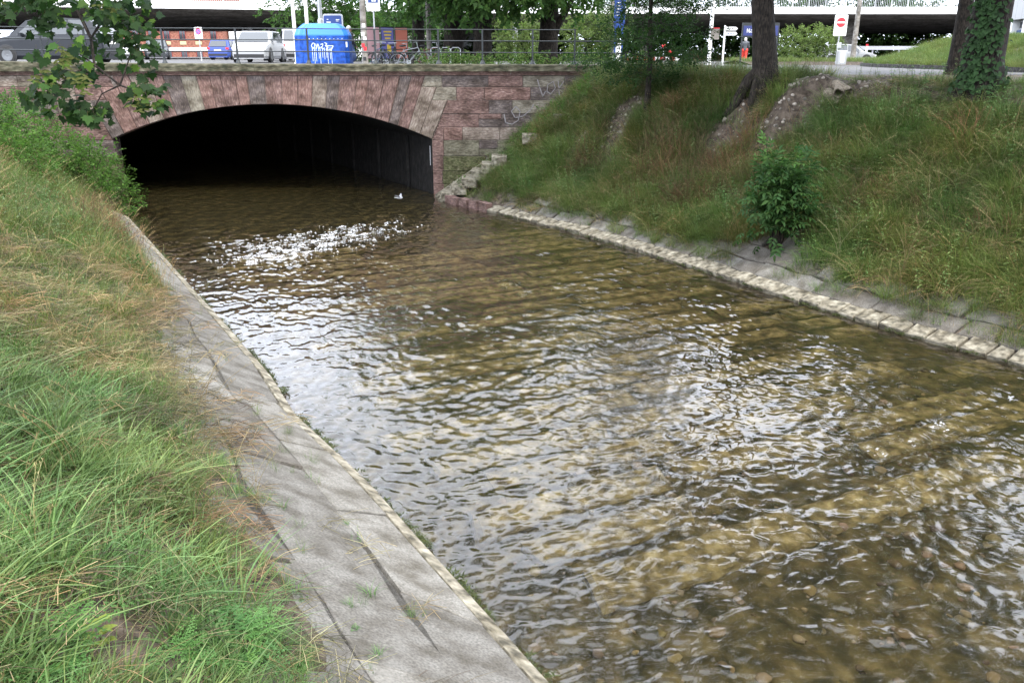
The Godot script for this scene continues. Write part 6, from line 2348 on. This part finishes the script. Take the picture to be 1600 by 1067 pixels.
	disc(np, "blue_field", Vector3(0, 1.68, 0.06), 0.13, mat(L(0.12, 0.13, 0.5), 0.5))
	mb = MB.new()
	mb.box(Vector3(0, 1.68, 0.063), Vector3(0.035, 0.27, 0.004), Basis(Vector3.BACK, 0.78))
	part(np, "red_bar", mb, M.red)
	bird()

func container() -> void:
	var c := thing("recycling_container", "bright blue recycling container with white paint drips", "container", Vector3(-7.62, 3.72, -35.6), 0.06)
	var bm := tmat(ntex(97, 0.02, [L(0.008, 0.06, 0.33), L(0.006, 0.082, 0.46), L(0.03, 0.11, 0.5)], [0.15, 0.5, 0.9], 6), Vector3(0.5, 0.25, 0.5), 0.5)
	var rm := mat(L(0.025, 0.17, 0.66), 0.45)
	var mb := MB.new()
	# plan with cut corners, walls slightly ribbed on the left
	var plan := [Vector2(-1.08, 0.35), Vector2(-1.08, -0.55), Vector2(-0.9, -0.8), Vector2(0.95, -0.8), Vector2(1.1, -0.6), Vector2(1.1, 0.45), Vector2(0.95, 0.7), Vector2(-0.45, 0.7), Vector2(-0.55, 0.62), Vector2(-0.66, 0.62), Vector2(-0.74, 0.53), Vector2(-0.85, 0.53), Vector2(-0.95, 0.43)]
	var rings := [[0.02, 1.0], [1.28, 0.985], [1.32, 0.985], [1.52, 0.90], [1.72, 0.66], [1.74, 0.60]]
	var n := plan.size()
	for i in 2:
		pass
	var add := func(m: MB, r0: Array, r1: Array) -> void:
		for k in n:
			var a: Vector2 = plan[(k + 1) % n]
			var b: Vector2 = plan[k]
			m.quad(Vector3(b.x * r0[1], r0[0], b.y * r0[1]), Vector3(a.x * r0[1], r0[0], a.y * r0[1]), Vector3(a.x * r1[1], r1[0], a.y * r1[1]), Vector3(b.x * r1[1], r1[0], b.y * r1[1]))

	add.call(mb, rings[0], rings[1])
	part(c, "body", mb, bm)
	mb = MB.new()
	for i in range(1, rings.size() - 1): add.call(mb, rings[i], rings[i + 1])
	var top: Array = rings[-1]
	for k in range(1, n - 1):
		mb.tri(Vector3(plan[0].x, 0, plan[0].y) * top[1] + Vector3(0, top[0], 0), Vector3(plan[k + 1].x, 0, plan[k + 1].y) * top[1] + Vector3(0, top[0], 0), Vector3(plan[k].x, 0, plan[k].y) * top[1] + Vector3(0, top[0], 0))
	part(c, "lid", mb, rm)
	for k in 9:
		mb = MB.new()
		mb.ball(Vector3(-0.42 + k * 0.16, 1.16, 0.7), Vector3(0.016, 0.016, 0.012), 6, 4)
		part(c, "bolt", mb, M.white, true)
	# white paint: a scrawl and the drips under it
	mb = MB.new()
	var zf := 0.702
	var scr := [[[-0.3, 1.0], [-0.36, 0.9], [-0.3, 0.8], [-0.22, 0.88], [-0.24, 1.0], [-0.3, 1.0]], [[-0.18, 0.98], [-0.16, 0.8], [-0.1, 0.98], [-0.04, 0.8]], [[0.0, 0.95], [0.1, 0.98], [0.08, 0.88], [0.0, 0.84], [0.12, 0.78]], [[0.16, 1.02], [0.26, 0.98], [0.18, 0.9], [0.3, 0.84], [0.2, 0.74]], [[0.2, 0.9], [0.5, 0.9], [0.42, 0.76], [0.28, 0.74]]]
	for s in scr:
		for i in s.size() - 1:
			var a := Vector3(s[i][0], s[i][1], zf)
			var b := Vector3(s[i + 1][0], s[i + 1][1], zf)
			var d := (b - a).normalized()
			var nn := Vector3(-d.y, d.x, 0) * 0.014
			mb.quad(a - nn, b - nn, b + nn, a + nn)
	for k in 11:
		var x := -0.32 + k * 0.075 + jit(0.02)
		var l := rng.randf_range(0.3, 0.75)
		mb.quad(Vector3(x - 0.008, 0.82 - l, zf + 0.001), Vector3(x + 0.008, 0.82 - l, zf + 0.001), Vector3(x + 0.012, 0.84, zf + 0.001), Vector3(x - 0.012, 0.84, zf + 0.001))
	part(c, "white_scrawl", mb, mat(L(0.55, 0.62, 0.72), 0.7))
	plate(c, "label", Vector3(1.0, 0.95, 0.62), 0.09, 0.2, M.white, 0.02, 0.01)

func parking_sign() -> void:
	var p := pole("parking_sign", "white bordered blue traffic sign on a slim post right of the sticker post", Vector3(-5.33, 3.7, -34.4), 3.2, 0.03, 0.03, M.steel, "sign")
	plate(p, "plate", Vector3(0, 2.66, 0.05), 0.52, 0.98, M.white, 0.03, 0.05)
	plate(p, "blue_field", Vector3(0, 2.78, 0.056), 0.38, 0.62, M.blue, 0.005, 0.01)
	plate(p, "white_symbol", Vector3(0.03, 2.58, 0.061), 0.17, 0.14, M.white, 0.004, 0.01)
	var mb := MB.new()
	mb.xf = Transform3D(Basis(), Vector3(0.03, 2.58, 0.064))
	mb.prism([Vector2(0, -0.05), Vector2(0.035, 0.02), Vector2(0, 0.045), Vector2(-0.035, 0.02)], 0.0, 0.003, 0.001)
	part(p, "crest", mb, M.blue)
	plate(p, "white_notch", Vector3(0.1, 2.9, 0.061), 0.12, 0.2, M.white, 0.004, 0.01)
	mb = MB.new()
	for k in 2:
		for j in 4: mb.box(Vector3(-0.15 + j * 0.095, 2.38 - k * 0.09, 0.053), Vector3(0.07 - 0.01 * (j % 2), 0.03, 0.005))
	part(p, "lettering", mb, M.steel)

func info_board() -> void:
	var b := thing("information_board", "low blue information board in a pale rounded frame behind the container", "sign", Vector3(-8.25, 3.75, -41.0))
	plate(b, "frame", Vector3(0, 2.0, 0), 0.92, 0.62, M.steel, 0.06, 0.1)
	plate(b, "panel", Vector3(-0.01, 1.97, 0.012), 0.82, 0.54, mat(L(0.015, 0.05, 0.22), 0.4), 0.02, 0.07)
	var mb := MB.new()
	mb.box(Vector3(-0.2, 1.95, 0.018), Vector3(0.2, 0.05, 0.008))
	mb.box(Vector3(0.22, 2.06, 0.018), Vector3(0.16, 0.035, 0.008))
	mb.box(Vector3(0.2, 2.0, 0.018), Vector3(0.12, 0.025, 0.008))
	mb.box(Vector3(-0.24, 2.07, 0.018), Vector3(0.07, 0.03, 0.008))
	part(b, "lettering", mb, M.white)
	for s in [-0.4, 0.4]:
		mb = MB.new()
		mb.box(Vector3(s, 0.85, -0.05), Vector3(0.06, 1.7, 0.06))
		part(b, "leg", mb, M.steel)

func ad_board() -> void:
	var b := thing("poster_stand", "row of poster boards with pink, violet and orange sheets behind the bicycles", "poster board", Vector3(-5.25, 3.7, -37.4), 0.75)
	var cols := [L(0.5, 0.3, 0.32), L(0.12, 0.12, 0.36), L(0.5, 0.15, 0.10)]
	for k in 3:
		var x := -0.75 + k * 0.72
		var mb := MB.new()
		mb.box(Vector3(x, 1.05, 0), Vector3(0.66, 1.3, 0.05))
		var p := part(b, "board", mb, M.dark)
		plate(p, "poster", Vector3(x, 1.05, 0.032), 0.6, 1.22, mat(cols[k], 0.6), 0.005, 0.01)
		mb = MB.new()
		if k == 1:
			for j in 3: mb.box(Vector3(x, 1.5 - j * 0.13, 0.036), Vector3(0.4 - 0.06 * j, 0.06, 0.004))
			mb.box(Vector3(x + 0.05, 0.8, 0.036), Vector3(0.2, 0.4, 0.004))
		else:
			for j in 3: mb.box(Vector3(x + 0.05, 0.68 - j * 0.07, 0.036), Vector3(0.34, 0.03, 0.004))
		part(p, "print", mb, M.yellow if k == 1 else M.white)
		mb = MB.new()
		mb.box(Vector3(x - 0.3, 0.25, -0.02), Vector3(0.05, 0.55, 0.05))
		mb.box(Vector3(x + 0.3, 0.25, -0.02), Vector3(0.05, 0.55, 0.05))
		part(p, "legs", mb, M.dark)

func no_entry() -> void:
	var n := pole("no_entry_sign", "red no entry sign on a white plate at the road junction", Vector3(18.85, 3.85, -51.0), 2.4, 0.04, 0.04, M.steel, "sign")
	plate(n, "plate", Vector3(0.0, 2.02, 0.06), 0.74, 1.14, M.white, 0.04, 0.06)
	disc(n, "red_disc", Vector3(0.0, 2.18, 0.066), 0.26, M.red)
	var mb := MB.new()
	mb.box(Vector3(0, 2.18, 0.068), Vector3(0.44, 0.09, 0.006))
	part(n, "white_bar", mb, M.white)
	mb = MB.new()
	mb.box(Vector3(0, 1.72, 0.064), Vector3(0.46, 0.03, 0.006))
	mb.box(Vector3(-0.1, 1.63, 0.064), Vector3(0.16, 0.04, 0.006))
	mb.box(Vector3(0.12, 1.63, 0.064), Vector3(0.18, 0.04, 0.006))
	part(n, "lettering", mb, mat(L(0.2, 0.22, 0.3), 0.6))
	plate(n, "small_plate", Vector3(0.05, 0.95, 0.06), 0.26, 0.3, M.steel, 0.02, 0.01)
	var b := thing("utility_box", "grey cabinet with a white front at the foot of the no entry sign", "cabinet", Vector3(18.95, 3.85, -50.5))
	mb = MB.new()
	mb.xf = Transform3D(Basis(Vector3.RIGHT, -PI / 2), Vector3(0, 0, 0))
	mb.prism([Vector2(-0.24, -0.15), Vector2(0.24, -0.15), Vector2(0.24, 0.15), Vector2(-0.24, 0.15)], -0.1, 0.66, 0.02)
	part(b, "casing", mb, M.steel)
	plate(b, "door", Vector3(0.0, 0.32, 0.165), 0.24, 0.62, M.white, 0.02, 0.01)

func bird() -> void:
	# a small pale bird skimming over the water, wings raised
	var b := thing("bird", "small pale grey bird flying low over the water before the arch", "bird", Vector3(-3.28, 0.36, -24.2), 1.2)
	var mb := MB.new()
	skin(mb, [[Vector3(0, 0, -0.05), Vector3(0, 0.005, 0.05), 0.022, 0.03], [Vector3(0, 0.012, 0.07), Vector3(0, 0.018, 0.09), 0.022, 0.02], [Vector3(0, 0.016, 0.11), Vector3(0, 0.014, 0.125), 0.006, 0.003]], 0.008, 0.015)
	part(b, "body", mb, mat(L(0.4, 0.4, 0.41), 0.8), true)
	var wm := mat(L(0.24, 0.24, 0.26), 0.8)
	for s in [-1.0, 1.0]:
		mb = MB.new()
		var pr := [Vector3(0.015, 0.02, 0.05), Vector3(0.07, 0.06, 0.055), Vector3(0.15, 0.095, 0.0), Vector3(0.19, 0.10, -0.05), Vector3(0.12, 0.07, -0.04), Vector3(0.06, 0.045, -0.035), Vector3(0.015, 0.018, -0.03)]
		var up := []
		var dn := []
		for q in pr:
			up.append(mb.p(Vector3(q.x * s, q.y + 0.004, q.z)))
			dn.append(mb.p(Vector3(q.x * s, q.y - 0.003, q.z)))
		for k in range(1, pr.size() - 1):
			mb.t3(up[0], up[k + 1], up[k]); mb.t3(dn[0], dn[k], dn[k + 1])
		for k in pr.size():
			var j := (k + 1) % pr.size()
			mb.q4(up[k], up[j], dn[j], dn[k])
		part(b, "wing", mb, wm)
	mb = MB.new()
	mb.box(Vector3(0, 0.005, -0.1), Vector3(0.04, 0.006, 0.11))
	part(b, "tail", mb, M.white)
